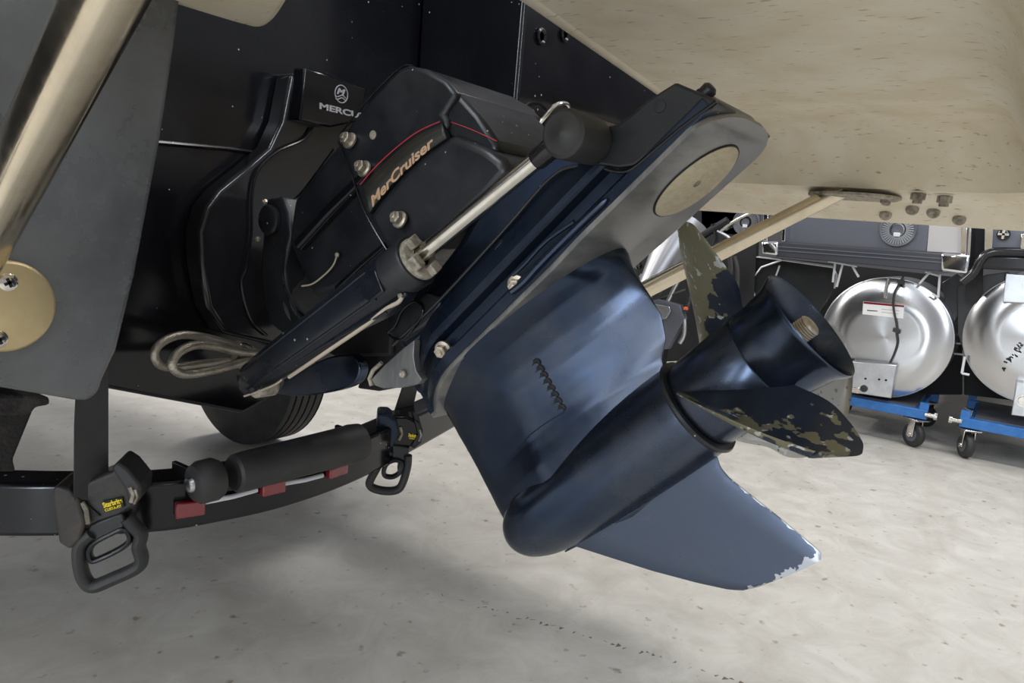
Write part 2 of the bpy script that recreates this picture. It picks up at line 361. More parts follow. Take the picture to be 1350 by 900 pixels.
for o, z in prof: rows.append([V((x, y, z)) for x, y in path(o)])
n_ = len(rows[0]); vs = [p for r in rows for p in r]
fs = [(j*n_+i, j*n_+i+1, (j+1)*n_+i+1, (j+1)*n_+i) for j in range(len(rows)-1) for i in range(n_-1)]
g1 = (vs, fs)
# flat underside between that tray rim and the cut-out edge, with thickness, and the bullnose along the cut-out
pth = path(0)
E0 = edge[-1]
tail = [(1.36, .545), (1.50, .60), (1.70, .68), (1.86, .72)]
outl = [(1.40, .60)] + pth[3:] + [(-.3, .62), (edge[0].x-.25, edge[0].y+.0)] + [(q.x, q.y) for q in inner] + [tail[0]]
slab = prism([V((x, y, zc)) for x, y in outl], (0, 0, .08))
bn = [V((q.x, q.y, zc+.026)) for q in inner]
bn = [V((-.3, .62, zc+.026)), V((edge[0].x-.25, edge[0].y, zc+.026))] + bn + [V((x, y, zc+.026)) for x, y in tail]
g2 = tube(cr(bn, 3), .028, 14)
mk('swim_platform', *join(g1, slab, g2), BEIGE, boat, ang=50, label='beige underside of the swim platform with a rolled rim')
# port lobe showing at the top left
lp = [(140, -70), (168, -8), (215, 2), (262, 16), (320, 33), (345, 37), (362, 27), (383, -5), (400, -40), (410, -90)]
lob = [PZ(1.17).p(*q) for q in lp]
mk('platform_lobe', *prism([(q.x, q.y, 1.17) for q in cr(lob, 3)], (0, 0, .05)), BEIGE, boat, bevel=.01, seg=3, label='beige lobe of the platform beside the transom')
# bolts and washers under the platform lip
def under(x, y):
    t = .8
    r = ray(x, y)
    while t < 2.6:
        q = CAM+r*t; o = q.x-X0
        if 0 < o < .48:
            for i in range(12):
                if prof[i][0] <= o <= prof[i+1][0] and prof[i+1][0] > prof[i][0]:
                    zz = prof[i][1]+(prof[i+1][1]-prof[i][1])*(o-prof[i][0])/(prof[i+1][0]-prof[i][0])
                    if q.z >= zz: return q
        t += .002
    return CAM+r*1.9
for x, y in ((1211, 259), (1246, 263), (1203, 277), (1231, 281), (1168, 284), (1265, 290)):
    c = under(x, y-4 if y < 270 else y-2)
    if y < 270: g = join(lathe(c+V((0, 0, .006)), (0, 0, -1), [(0, .030), (.003, .030)], 20), lathe(c, (0, 0, -1), [(0, .014), (.012, .014), (.014, .009), (.02, .009)], 6))
    else: g = lathe(c, (-.8, 0, -.5), [(-.01, .013), (.006, .013), (.011, .008)], 16)
    mk('platform_bolt', *g, CAST, boat)
# struts
top = under(1112, 252)+V((0, 0, .004)); bot = PY(.84).p(690, 463)
def strut(b_, t_, hw, th):
    d = (t_-b_).normalized(); s = V((0, 1, 0)).cross(d).normalized(); q = d.cross(s)
    prof2 = [(abs(cos(b_))**.7*(1 if cos(b_) > 0 else -1), abs(sin(b_))**.7*(1 if sin(b_) > 0 else -1)) for b_ in [2*pi*k/24 for k in range(24)]]
    return loft([[c_+s*x*hw+q*y*th for x, y in prof2] for c_ in (b_, t_)])
mk('platform_strut', *strut(bot, top, .019, .014), STRUT, boat, label='bare metal strut running up to the starboard platform lip')
fl = under(1126, 256)-V((0, 0, .006))
g = join(lathe(fl+V((0, 0, .004)), (0, 0, -1), [(0, .092), (.005, .092), (.008, .086)], 40), *[lathe(fl+V((x, y, -.004)), (0, 0, -1), [(0, .009), (.006, .009), (.009, .004)], 14) for x, y in ((.03, -.06), (-.02, -.065), (.04, .05))])
mk('strut_flange', *g, CAST, boat)
mk('strut_flange', *lathe(V((bot.x, .849, bot.z)), (0, -1, 0), [(0, .047), (.006, .047), (.009, .043)], 32), BRASSY, boat)
top = dep(205, -140, .43); bot = dep(-38, 352, .735)
mk('platform_strut', *strut(bot, top, .0195, .0235), STRUT, boat, label='blurred bare metal strut crossing the top left corner')
fl = PY(.848).p(6, 403)
fo = mk('strut_flange', *lathe(fl, (0, -1, 0), [(0, .047), (.004, .047), (.006, .0455), (.007, .043)], 48), BRASSY, boat, label='tan round flange with a cross-head screw')
for q in ((10, 372), (-3, 447)):
    c = PY(.842).p(*q)
    mk('flange_screw', *lathe(c, (0, -1, 0), [(0, .0095), (.002, .009), (.0038, .006), (.0042, 0)], 24), STEEL, fo)
    mk('screw_recess', *join(box(c+V((0, -.0042, 0)), (.0045, 0, .002), (0, .0006, 0), (-.0007, 0, .0013)), box(c+V((0, -.0042, 0)), (-.002, 0, .0045), (0, .0006, 0), (.0013, 0, .0007))), DARK, fo)
# ================================================================= trailer
trailer = thing('trailer', 'black boat trailer with a bent cross beam and roller under the stern', 'trailer', (XC, 1.1, 0))
bz, bh = .44, .082
bp = [(-.6, 2.0), (.02, 1.52), (.37, 1.25), (.50, 1.13), (.60, 1.05), (.68, 1.02), (.80, 1.0), (.98, 1.015), (1.25, 1.085), (1.55, 1.17), (1.9, 1.27)]
bpts = cr([(x, y, bz+bh/2) for x, y in bp], 5)
rows = []
for i, p in enumerate(bpts):
    t = (bpts[min(i+1, len(bpts)-1)]-bpts[max(i-1, 0)]).normalized(); s = V((t.y, -t.x, 0))
    rows.append([p+s*a*.032+V((0, 0, b*bh/2)) for a, b in ((1, -.9), (1, .9), (.85, 1), (-.85, 1), (-1, .9), (-1, -.9), (-.85, -1), (.85, -1))])
mk('cross_beam', *loft(rows), BLACKG, trailer, bevel=.003)
# raised flat lip behind the roller
lip = [PZ(.525).p(*q) for q in ((146, 622), (175, 634), (240, 641), (262, 630))]
# lights on the aft face of the beam
def beam_at(px, py, out=.0345):
    best = None
    for i in range(len(bpts)-1):
        a, b = bpts[i], bpts[i+1]; t = (b-a).normalized(); s = V((t.y, -t.x, 0)); pl_ = Plane(a+s*out, s); q = pl_.p(px, py)
        k = (q-a).dot(t)
        if -.001 <= k <= (b-a).length+.001 and (best is None or (q-CAM).length < (best[0]-CAM).length): best = (q, t, s)
    return best
# roller
ra, rb = beam_at(262, 636, .072)[0], beam_at(488, 579, .075)[0]
ax = (rb-ra); L = ax.length; ax.normalize()
mk('keel_roller', *lathe(ra+ax*.055, ax, [(0, .026), (.004, .030), (.02, .0315), (L-.10, .0345), (L-.085, .033), (L-.08, .026)], 40), RUBBER, trailer, label='long black rubber roller')
mk('roller_end_cap', *lathe(ra-ax*.012, ax, [(0, .012), (.0, .018), (.004, .027), (.014, .0325), (.035, .033), (.044, .028), (.046, .01)], 36), RUBBER, trailer)
mk('roller_axle', *lathe(ra-ax*.018, ax, [(-.002, .004), (0, .010), (.006, .0125), (.01, .0125)], 20), ALU, trailer)
mk('roller_end_cap', *lathe(ra+ax*(L-.075), ax, [(0, .02), (.003, .033), (.03, .036), (.05, .034), (.054, .02)], 36), RUBBER, trailer)
br = [V((p.x, p.y, 0)) for p in (ra, rb)]
for p, s in ((ra, .004), (rb, .0)):
    q = p+ax*(.008 if s else -.01)
    mk('roller_bracket', *box(q+V((.0, .040, -.012)), ax*.004, (0, .04, 0), (0, 0, .024)), BLACKG, trailer, bevel=.002)
for (x, y, wd, hg) in ((249, 668, .0215, .0125), (357, 641, .021, .011), (441, 619, .023, .010)):
    r = beam_at(x, y)
    if r:
        q, t, s = r
        mk('marker_light', *box(q+s*.006, t*wd, s*.007, (0, 0, hg)), REDL, trailer, bevel=.003, seg=3, label='small red lamp lens')
for (x0, x1, y0, y1) in ((270, 338, 661, 645), (372, 424, 637, 626)):
    a_, b_ = beam_at(x0, y0), beam_at(x1, y1)
    if a_ and b_:
        q0, q1 = a_[0]+a_[2]*.002, b_[0]+b_[2]*.002; mid = (q0+q1)/2+a_[2]*.004
        mk('light_strip', *tube([q0, mid, q1], .0042, 8), WHITEP, trailer, label='pale strip between the red lamps')
# bunk and post, left edge
pl = PY(.99)
mk('bunk', *pxprism(pl, [(-90, 505), (0, 520), (66, 523), (67, 534), (48, 537), (42, 546), (20, 548), (-90, 545)], (0, .30, 0)), CARPET, trailer, bevel=.004)
mk('bunk_post', *pxprism(PY(1.06), [(-80, 545), (-20, 545), (45, 540), (18, 606), (22, 622), (-80, 622)], (0, .06, 0)), CARPET, trailer, bevel=.004)
mk('bunk', *wbox((1.25, 1.2, .64), (1.40, 3.5, .70)), CARPET, trailer, bevel=.008)
# frame rails, axle, wheels, fenders: carry the beam down to the floor
mk('frame_rail', *wbox((-.25, 1.62, .44), (-.17, 5.0, .52)), BLACKG, trailer, bevel=.004)
mk('frame_rail', *wbox((1.74, 1.22, .44), (1.82, 5.0, .52)), BLACKG, trailer, bevel=.004)
mk('axle', *wbox((-.45, 2.42, .32), (2.05, 2.50, .40)), BLACKG, trailer, bevel=.004)
def wheel(x0, x1, y):
    R, W = .335, abs(x1-x0); ax_ = V((1, 0, 0)); c = V((min(x0, x1), y, R))
    pr = [(0, .20), (0, .24), (.012, .27), (.02, .305)]
    for k in range(5):
        a_ = .03+(W-.06)*k/5; b_ = .03+(W-.06)*(k+.72)/5; e = (W-.06)/5
        pr += [(a_, R-.002), (b_, R-.002), (b_+.002, R-.010), (a_+e-.002, R-.010)]
    pr += [(W-.03, R-.002), (W-.02, .305), (W-.012, .27), (W, .24), (W, .20)]
    t = mk('tyre', *lathe(c, ax_, pr, 64, cap=False), TYRE, trailer, ang=25)
    mk('wheel_rim', *lathe(c+V((.03, 0, 0)), ax_, [(0, .0), (0, .05), (.02, .07), (.02, .16), (-.02, .195), (-.02, .203), (W-.05, .203), (W-.05, .0)], 40), ALU, trailer)
wq = PZ(0).p(432, 562)
wheel(1.72, 1.94, 2.46)
wheel(-.42, -.20, 2.46)
for x0, x1 in ((-.44, -.18), (1.70, 1.96)):
    rows = []
    for k in range(13):
        t = pi*(.02+.96*k/12); rows.append([V((x, 2.46+r*cos(t)*1.02, .40+r*sin(t))) for x, r in ((x0, .335), (x1, .335), (x1, .345), (x0, .345))])
    mk('fender', *loft(rows), BLACKG, trailer)
# ================================================================= tie-down straps with ratchets
def camplane(x, y, k): return Plane(dep(x, y, k), (-.70, -.71, 0))
t = thing('ratchet_strap', 'nearer black ratchet strap with a worn housing, left of the roller', 'strap', dep(125, 660, 1.03), 'ratchet straps holding the boat to the cross beam')
pl = camplane(125, 660, 1.035)
ps = PY(1.02)
mk('strap', *prism(pxs(ps, [(98, 660), (99, 560), (104, 450), (104, 380), (146, 380), (143, 450), (143, 560), (143, 655)]), (0, .003, 0)), RUBBER, t)
nrm = pl.n
off = pl.n*(-.05) if pl.n.dot(FW) < 0 else pl.n*.05
mk('housing', *prism(pxs(pl, [(88, 650), (110, 637), (146, 622), (156, 612), (170, 620), (184, 640), (178, 668), (158, 682), (132, 690), (116, 700), (106, 716), (98, 700)]), off), DIRTY, t, bevel=.006, seg=3)
mk('housing_end', *prism(pxs(Plane(pl.p0-off.normalized()*.012, pl.n), [(68, 646), (74, 640), (92, 645), (104, 658), (112, 690), (106, 712), (92, 725), (77, 716)]), off*1.3), DIRTY, t, bevel=.006, seg=3)
mk('housing_end', *prism(pxs(Plane(pl.p0-off.normalized()*.006, pl.n), [(146, 617), (154, 609), (168, 618), (186, 640), (184, 660), (170, 668), (164, 645)]), off*1.2), RUBBER, t, bevel=.004, seg=2)
front = Plane(pl.p0-off.normalized()*.004, pl.n)
for s_, r_ in ((((108, 662), (114, 672), (116, 690)), .0035), (((171, 642), (176, 652), (173, 662)), .003), (((178, 645), (181, 655), (177, 664)), .002)): mk('worn_edge', *tube([Plane(pl.p0-off.normalized()*.007, pl.n).p(*q) for q in s_], r_, 6), CAST, t)
mk('latch_slot', *prism(pxs(front, [(114, 664), (132, 680), (119, 683)]), off*.2), DARK, t)
mk('pawl', *prism(pxs(front, [(118, 692), (160, 676), (166, 685), (162, 700), (126, 718), (112, 706)]), off*.7), BLACKP, t, bevel=.003)
mk('label_patch', *prism(pxs(front, [(135, 661), (161, 655), (164, 668), (139, 674)]), off*.1), DARK, t)
pf = Plane(front.p0-off.normalized()*.001, pl.n)
o_, r_, u_ = pf.p(137, 669), pf.p(162, 662)-pf.p(137, 669), pf.p(136, 660)-pf.p(137, 669)
text('lettering', 'Starbrite', o_, r_, u_, .0105, YEL, t, width=r_.length, bold=.03, ext=.0006, label='yellow print')
o_, r_ = pf.p(139, 674), pf.p(161, 668)-pf.p(139, 674)
text('lettering', 'CUSTA-FIT', o_, r_, u_, .0055, YEL, t, width=r_.length, bold=.02, ext=.0006, label='yellow print')
ph = Plane(pl.p0-off.normalized()*.0, pl.n)
lo = [(122, 702), (106, 718), (106, 745), (112, 764), (124, 772), (150, 762), (180, 748), (187, 736), (183, 720), (186, 704), (176, 692), (168, 682)]
mk('handle', *tube(cr([(*q, 0) for q in []] or [ph.p(*q) for q in lo], 5), .0095, 12, sy=1.35, up=-off), RUBBER, t, label='loop-shaped handle')
lo2 = [(122, 738), (118, 726), (126, 714), (150, 701), (163, 696), (170, 702), (171, 712), (160, 722), (136, 734)]
mk('release_loop', *tube(cr([ph.p(*q) for q in lo2], 5, True), .0042, 10, closed=True, sy=2, up=-off), BLACKP, t)
# far one
t = thing('ratchet_strap', 'farther black ratchet strap beside the right end of the roller', 'strap', dep(525, 570, 1.5), 'ratchet straps holding the boat to the cross beam')
kf = ((beam_at(528, 585, .04)[0]-CAM).dot(FW))-.015
pl = camplane(525, 570, kf); off = off*1.1
mk('strap', *prism(pxs(PY(1.10), [(517, 553), (533, 505), (560, 445), (582, 445), (552, 505), (541, 553)]), (0, .003, 0)), RUBBER, t)
mk('housing', *prism(pxs(pl, [(502, 553), (514, 549), (536, 548), (552, 556), (556, 570), (552, 586), (540, 590), (520, 588), (506, 582)]), off), BLACKG, t, bevel=.006, seg=3)
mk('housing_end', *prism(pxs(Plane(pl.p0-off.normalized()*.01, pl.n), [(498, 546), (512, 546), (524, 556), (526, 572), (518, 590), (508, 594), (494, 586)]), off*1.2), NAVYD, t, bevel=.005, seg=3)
mk('housing_end', *prism(pxs(Plane(pl.p0-off.normalized()*.006, pl.n), [(545, 552), (554, 557), (558, 568), (556, 584), (546, 592), (541, 588), (550, 572)]), off*1.15), BLACKG, t, bevel=.003)
front = Plane(pl.p0-off.normalized()*.004, pl.n)
for s_ in (((528, 563), (530, 572), (526, 580)), ((553, 566), (555, 573), (552, 581))): mk('worn_edge', *tube([front.p(*q) for q in s_], .003, 6), CAST, t)
o_, r_, u_ = front.p(538, 575), front.p(549, 577)-front.p(538, 575), front.p(539, 565)-front.p(538, 575)
text('lettering', 'Starbrite', o_, r_, u_, .010, YEL, t, width=r_.length, bold=.04, ext=.0006, label='yellow print')
o_ = front.p(539, 578); text('lettering', 'CUSTA-FIT', o_, r_, u_, .004, YEL, t, width=r_.length*.8, bold=.03, ext=.0006, label='yellow print')
mk('pawl', *prism(pxs(pl, [(516, 586), (540, 590), (538, 604), (532, 626), (524, 624), (526, 606), (514, 602)]), off*.6), BLACKP, t, bevel=.003)
lo = [(515, 594), (504, 605), (494, 622), (487, 637), (494, 644), (510, 647), (524, 645), (531, 636), (537, 615), (538, 600)]
mk('handle', *tube(cr([pl.p(*q) for q in lo], 5), .0085, 12, sy=1.35, up=-off), RUBBER, t, label='loop-shaped handle')
lo2 = [(506, 620), (511, 610), (522, 606), (530, 610), (527, 622), (518, 628), (508, 627)]
mk('release_loop', *tube(cr([pl.p(*q) for q in lo2], 5, True), .005, 10, closed=True, sy=2, up=-off), BLACKP, t)
mk('hook', *prism(pxs(pl, [(480, 602), (494, 596), (490, 612), (486, 622), (481, 624)]), off*.5), CAST, t, bevel=.002)
# ================================================================= sterndrive
drive = thing('sterndrive', 'dark navy sterndrive tilted up behind the boat with a three-bladed propeller', 'boat drive', tuple(P(-.55, -.45, 0)))
# ---- gearcase: bullet and skeg
prof = [(-.338, 0), (-.336, .012), (-.330, .022), (-.318, .033), (-.30, .042), (-.27, .050), (-.22, .055), (-.14, .058), (-.05, .059), (-.006, .058), (-.002, .056)]
pr = cr([(a_, b_, 0) for a_, b_ in prof], 3)
gc = mk('gearcase', *lathe(DO, A, [(q.x, max(q.y, 0)) for q in pr], 64), NAVY, drive)
mk('seal_ring', *lathe(DO, A, [(-.003, .052), (-.002, .060), (.001, .0615), (.004, .060), (.005, .052)], 64), BLACKP, drive)
# ---- lower leg: foil sections between plate and bullet
def foil(c): return (2.969*sqrt(c)-1.26*c-3.516*c*c+2.843*c**3-1.015*c**4)/1.0
rows_d = [(-.2045, -.322, .040, .106, 1), (-.196, -.323, .040, .092, .9), (-.183, -.324, .037, .073, .65), (-.163, -.325, .034, .056, .35), (-.14, -.325, .033, .046, .1), (-.11, -.326, .030, .041, 0), (-.085, -.328, .018, .040, 0), (-.068, -.329, -.001, .043, 0), (-.05, -.331, -.008, .048, .1), (-.03, -.332, -.010, .05, .2)]
LEG = []
def legw(c, t, k):
    return t*((1-k)*min(1., foil(c)*1.0)+k*max(0, sin(pi*min(1, c*.963+.035)))**.55)
for i in range(len(rows_d)-1):
    for s in range(4):
        f = s/4; LEG.append([a_+(b_-a_)*f for a_, b_ in zip(rows_d[i], rows_d[i+1])])
LEG.append(list(rows_d[-1]))
NC = 30; rows = []
cs = [.5-.5*cos(pi*i/NC) for i in range(NC+1)]
def lw(l_, t_, c, th, k): return min(legw(c, th, k), th*min(1, (c/.42)**.72)) if c < .42 else legw(c, th, k)
for v_, l_, t_, th, k in LEG:
    up_ = [P(l_+(t_-l_)*c, v_, lw(l_, t_, c, th, k) if 0 < c < 1 else .0008) for c in cs]
    dn_ = [P(l_+(t_-l_)*c, v_, -(lw(l_, t_, c, th, k) if 0 < c < 1 else .0008)) for c in reversed(cs)]
    rows.append(up_+dn_)
leg = mk('leg', *loft(rows), NAVY, drive, ang=60)
def leg_at(u_, v_):
    for i in range(len(LEG)-1):
        if LEG[i][0] <= v_ <= LEG[i+1][0]:
            f = (v_-LEG[i][0])/(LEG[i+1][0]-LEG[i][0]); r = [a_+(b_-a_)*f for a_, b_ in zip(LEG[i], LEG[i+1])]
            c = (u_-r[1])/(r[2]-r[1]); return lw(0, 0, min(max(c, .01), .99), r[3], r[4])
    return .05
def leg_px(x, y, lift=0):
    w_ = .05
    for _ in range(8):
        u_, v_ = uv(x, y, w_); w_ = leg_at(u_, v_)+lift
    return P(*uv(x, y, w_), w_)
# intake: eight slanted dark tubes, their black standing in for shade in slots
for k in range(8):
    f = k/7; x, y = 708+(741-708)*f, 476+(536-476)*f
    q = [leg_px(x-7, y+7, -.0016), leg_px(x-1, y-1, -.0006), leg_px(x+3, y+1, -.0006), leg_px(x+3, y+7, -.0012)]
    mk('intake_slot_shade', *tube(cr(q, 4), [.0014]*3+[.0032]*7+[.0014]*3, 8), DARK, leg)
q = [leg_px(x, y, 0) for x, y in ((744, 543), (722, 556), (700, 572), (684, 588))]
mk('casting_line', *tube(cr(q, 4), .0009, 6), NAVYD, leg)
# skeg
sk = [(735, 712), (800, 733), (860, 752), (920, 768), (962, 777), (985, 778), (1012, 770), (1050, 754), (1082, 738), (1084, 731), (1076, 722), (1040, 692), (1000, 660), (962, 630), (950, 616), (945, 600), (946, 592)]
sku = [uv(x, y, 0) for x, y in sk]
loop = [(-.285, .030)] + sku + [(-.012, .045), (-.012, .02), (-.285, .0)]
n_ = len(loop)
def sw(u_, v_): return .0035+max(0, (.075-v_))*.16+max(0, (.055-v_))*.35
bm = bmesh.new()
# triangulated skeg skin with thickness falling from root to tip
tv = []
for s in (1, -1):
    tv.append([bm.verts.new(P(u_, v_, s*.0012)) for u_, v_ in loop])
# interior grid rows for curvature
import itertools
def inside(pt, poly):
    c = False; j = len(poly)-1
    for i in range(len(poly)):
        if (poly[i][1] > pt[1]) != (poly[j][1] > pt[1]) and pt[0] < (poly[j][0]-poly[i][0])*(pt[1]-poly[i][1])/(poly[j][1]-poly[i][1])+poly[i][0]: c = not c
        j = i
    return c
bm.free()
# row-wise build: for each v, chord from leading to trailing edge
def chord(v_):
    xs = []
    for i in range(n_):
        a_, b_ = loop[i], loop[(i+1) % n_]
        if (a_[1] > v_) != (b_[1] > v_): xs.append(a_[0]+(b_[0]-a_[0])*(v_-a_[1])/(b_[1]-a_[1]))
    return (min(xs), max(xs)) if len(xs) >= 2 else None
vmax = max(q[1] for q in loop); rows = []; wearv = []
NR = 36
for j in range(NR+1):
    v_ = .021+(vmax-.0004-.021)*(j/NR)**.9
    c_ = chord(v_)
    if not c_: continue
    l_, r_ = c_; th = sw(0, v_); ring = []
    for sgn, seq in ((1, cs), (-1, list(reversed(cs)))):
        for c in seq:
            e = min(1, min(c, 1-c)*7)**.5; ring.append(P(l_+(r_-l_)*c, v_, sgn*max(.0007, th*e)))
            wearv.append((c, (v_-.02)/(vmax-.02)))
    rows.append(ring)
skeg = mk('skeg', *loft(rows), SKEGW, drive, ang=60)
at = skeg.data.attributes.new('wear', 'FLOAT', 'POINT')
for i, (c, f) in enumerate(wearv):
    at.data[i].value = max(0, .30*(f > .8)*(f-.8)/.2+.32*max(0, (f-.93)/.07)+.45*max(0, (c-.97)/.03)*(f > .35))
mk('skeg_root_fillet', *tube([P(-.27, .052, 0), P(-.15, .056, 0), P(-.02, .056, 0)], [.001, .0085, .002], 16), NAVY, drive)
# ---- anti-ventilation plate (worn underside) and its aft tail
def hw(u_):
    if u_ < -.19: return max(.02, .108*(1-((-.19-u_)/.155)**1.6))
    if u_ > .195: return .108*max(.0, 1-((u_-.195)/.0486)**3.0)**.5+.001
    return .108
us = [-.335+.58*i/58 for i in range(59)]
us = [u_ for u_ in us if u_ <= .231]+[.2345, .2375, .2395, .2412, .2424]
def hp(u_): return hw(u_)*(.955 if u_ < .0 else .955+.045*min(1, u_/.05))
rows = [[P(u_, v_, w_*hp(u_)*(1 if w_ > 0 else .86)) for v_, w_ in ((-.210, 1), (-.2045, 1), (-.2035, .985), (-.2035, -.985), (-.2045, -1), (-.210, -1))] for u_ in us]
mk('anti_ventilation_plate', *loft(rows), PLATEG, drive, ang=50, label='grey plate with a scuffed underside')
# body above: rim, bolt channel, upper flange
def body_row(u_, h, sc=1.):
    kk = min(1, max(0, (u_-.05)/.08)); vt = -.302+.040*kk
    sect = [(-.210, 1.0), (-.222, 1.0), (-.2255, .97), (-.228, .80), (-.246, .80), (-.249, .93), (-.252, .96), (-.258, .96), (vt+.002, .72+.2*kk), (vt, .60)]
    return [P(u_, v_, w_*h) for v_, w_ in sect]+[P(u_, v_, -w_*h) for v_, w_ in reversed(sect)]
rows = [body_row(u_, hw(u_)*.99) for u_ in us if u_ <= .165]
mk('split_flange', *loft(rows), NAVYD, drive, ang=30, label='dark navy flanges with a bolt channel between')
# rim tail running aft (v -.21..-.232) above the plate
rows = []
for u_ in [.16+.075*i/8 for i in range(9)]:
    h = .107
    rows.append([P(u_, v_, w_) for v_, w_ in ((-.209, h), (-.222, h), (-.226, h*.97), (-.229, h*.86), (-.240, h*.86), (-.240, -h*.66), (-.229, -h*.66), (-.226, -h*.74), (-.222, -h*.78), (-.209, -h*.78))])
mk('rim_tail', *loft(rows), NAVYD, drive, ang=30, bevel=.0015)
mk('rim_tail_plug', *lathe(P(.236, -.233, .085), A, [(-.03, .008), (.006, .008), (.009, .005)], 16), BLACKP, drive)
# raised blue rib on the rim between the bolts and the tail
q = [PW(.109).p(*s_) for s_ in ((672, 386), (690, 372), (715, 345), (760, 300), (800, 262))]
mk('rim_rib', *tube(cr(q, 5), [.0015]+[.004]*19+[.002], 8), NAVY, drive)
q = [PW(.1).p(*s_) for s_ in ((676, 362), (690, 350), (720, 318), (757, 292))]
mk('rim_rib', *tube(cr(q, 5), .0028, 8), NAVYD, drive)
# anode
ac = [PV(-.2032).p(x, y) for x, y in ((917, 240),)][0]
ma = mat('weathered_anode', (.52, .46, .33), .75, .1, (.44, .38, .25), 60, .4, .65, .4, 140, stretch=(1, 3, 1))
# its long axis follows the picture ellipse solved on the plate plane
p4 = [PV(-.2032).p(x, y) for x, y in ((872, 270), (964, 206), (900, 222), (932, 258))]
c = (p4[0]+p4[1]+p4[2]+p4[3])/4; rad = sum((q-c).length for q in p4)/4
an = mk('trim_anode', *lathe(P((c-DO).dot(A), -.2035, (c-DO).dot(N)), D, [(0, rad), (.002, rad), (.003, rad*.97)], 56), ma, drive, label='round weathered tan anode')
mk('anode_rim', *lathe(P((c-DO).dot(A), -.2035, (c-DO).dot(N)), D, [(0, rad*1.04), (.0015, rad*1.03), (.0015, rad)], 56, cap=False), DARK, an)
qa = P((c-DO).dot(A), -.2035, (c-DO).dot(N))
mk('anode_screw', *lathe(qa, D, [(.002, .0065), (.0036, .005), (.0034, .002), (.001, .001)], 16), CAST, an)
# worn patches are edges of a primer layer on the plate
# bolts in the channel
for x, y in ((585, 460), (682, 374)):
    q = PW(.094).p(x, y); mk('flange_bolt', *hexbolt(q, N*.9+D*.35, .0085, .013), BOLT, drive)
# ---- nose bracket plate (grey) under the front
pn = PW(.10)
mk('nose_plate', *prism(pxs(pn, [(489, 500), (494, 508), (505, 512), (530, 511), (551, 506), (556, 500), (548, 488), (545, 470), (546, 448), (530, 460), (508, 480)]), -N*.012), PLATEG, drive, bevel=.001)
mk('worn_nose_edge', *tube([pn.p(*q) for q in ((490, 508), (487, 499), (492, 488), (503, 478))], .003, 8), CAST, drive)
mk('nose_bolt', *hexbolt(pn.p(533, 492), N, .0055, .006, False), CAST, drive)
# ---- driveshaft housing
ph_ = PW(.078)
mk('driveshaft_housing', *prism(pxs(ph_, [(516, 452), (520, 425), (545, 398), (560, 372), (600, 320), (640, 250), (700, 205), (745, 190), (790, 205), (800, 250), (700, 330), (600, 420), (540, 470)]), -N*.156), NAVY, drive, bevel=.014, seg=4)
# ridge band between housing side and flange
q = [PW(.087).p(*s_) for s_ in ((518, 455), (580, 395), (660, 308), (700, 262), (722, 238), (745, 222), (775, 219), (798, 223), (818, 222), (832, 214))]
mk('housing_ridge', *tube(cr(q, 5), .0022, 8), BLACKP, drive)
c = PW(.08).p(657, 329)
mk('housing_knob', *join(tube([c+A*.0, c+A*.012-D*.0, c+A*.03+D*.006], [.0085, .0085, .004], 14)), NAVY, drive)
# front lower block with rounded panels
pb = PW(.086)
mk('front_block', *prism(pxs(pb, [(506, 408), (520, 398), (545, 395), (560, 385), (578, 392), (584, 402), (572, 420), (560, 432), (530, 452), (512, 440)]), -N*.15), BLACKP, drive, bevel=.008, seg=3)
q = [PW(.0885).p(*s_) for s_ in ((512, 440), (522, 428), (530, 410), (545, 398), (556, 402), (557, 414), (548, 428), (530, 447))]
mk('block_moulding', *tube(cr(q, 5, True), .0016, 8, closed=True), BLACKG, drive)
# ---- rear lug and rod end
pr_ = PW(.106)
lug = [(752, 205), (782, 168), (812, 164), (830, 152), (852, 132), (868, 122), (890, 108), (945, 131), (942, 140), (836, 219), (815, 222), (798, 219), (770, 214)]
mk('rear_lug', *prism(pxs(pr_, lug), -N*.06), BLACKP, drive, bevel=.007, seg=3)
mk('lug_plug', *lathe(pr_.p(870, 140), N, [(0, .0065), (.001, .0062), (.0012, .004)], 24), BLACKP, drive)
q = [pr_.p(*s_) for s_ in ((798, 222), (815, 226), (834, 222), (870, 192), (905, 163), (945, 134))]
mk('lug_seam', *tube(cr(q, 4), .0022, 8), BLACKG, drive)
ce = P(*uv(743, 176, .165), .165)
mk('rod_pin', *lathe(ce-N*.10, N, [(0, .024), (.075, .024)], 32), BLACKP, drive)
mk('rod_end_cap', *lathe(ce-N*.055, N, [(0, .020), (.002, .0245), (.050, .0255), (.0555, .0245), (.0585, .021), (.0595, .006), (.061, .004), (.0613, 0)], 44), RUBBER, drive, label='round black cap on the rod end')
# ---- trim cylinder
Wc = .145
a0 = P(*uv(324, 506, Wc), Wc); a1 = P(*uv(556, 338, Wc), Wc); a2 = P(*uv(741, 183, Wc), Wc)
trim = drive
ax = (a1-a0).normalized(); L = (a1-a0).length
sd = N - ax*N.dot(ax); sd.normalize(); ud = ax.cross(sd)
if ud.z < 0: ud = -ud
def sec_(p, h, t): return [p+ud*h*cy+sd*t*cx for cx, cy in ((1, -.45), (.95, .35), (.45, .95), (-.45, .95), (-.95, .35), (-1, -.45), (-.7, -1), (.7, -1))]
def sec2(p, h, t, k): return [p+(ud*h*abs(cos(b_))**.7*(1 if cos(b_) > 0 else -1)+sd*t*abs(sin(b_))**.7*(1 if sin(b_) > 0 else -1)) for b_ in [2*pi*j/24 for j in range(24)]]
rows = []
for f, h, t in ((0, .015, .013), (.02, .021, .018), (.08, .024, .02), (.3, .027, .021), (.6, .029, .023), (.82, .031, .025), (.90, .031, .027), (.93, .029, .027)):
    rows.append(sec2(a0+ax*L*f, h, t, 0))
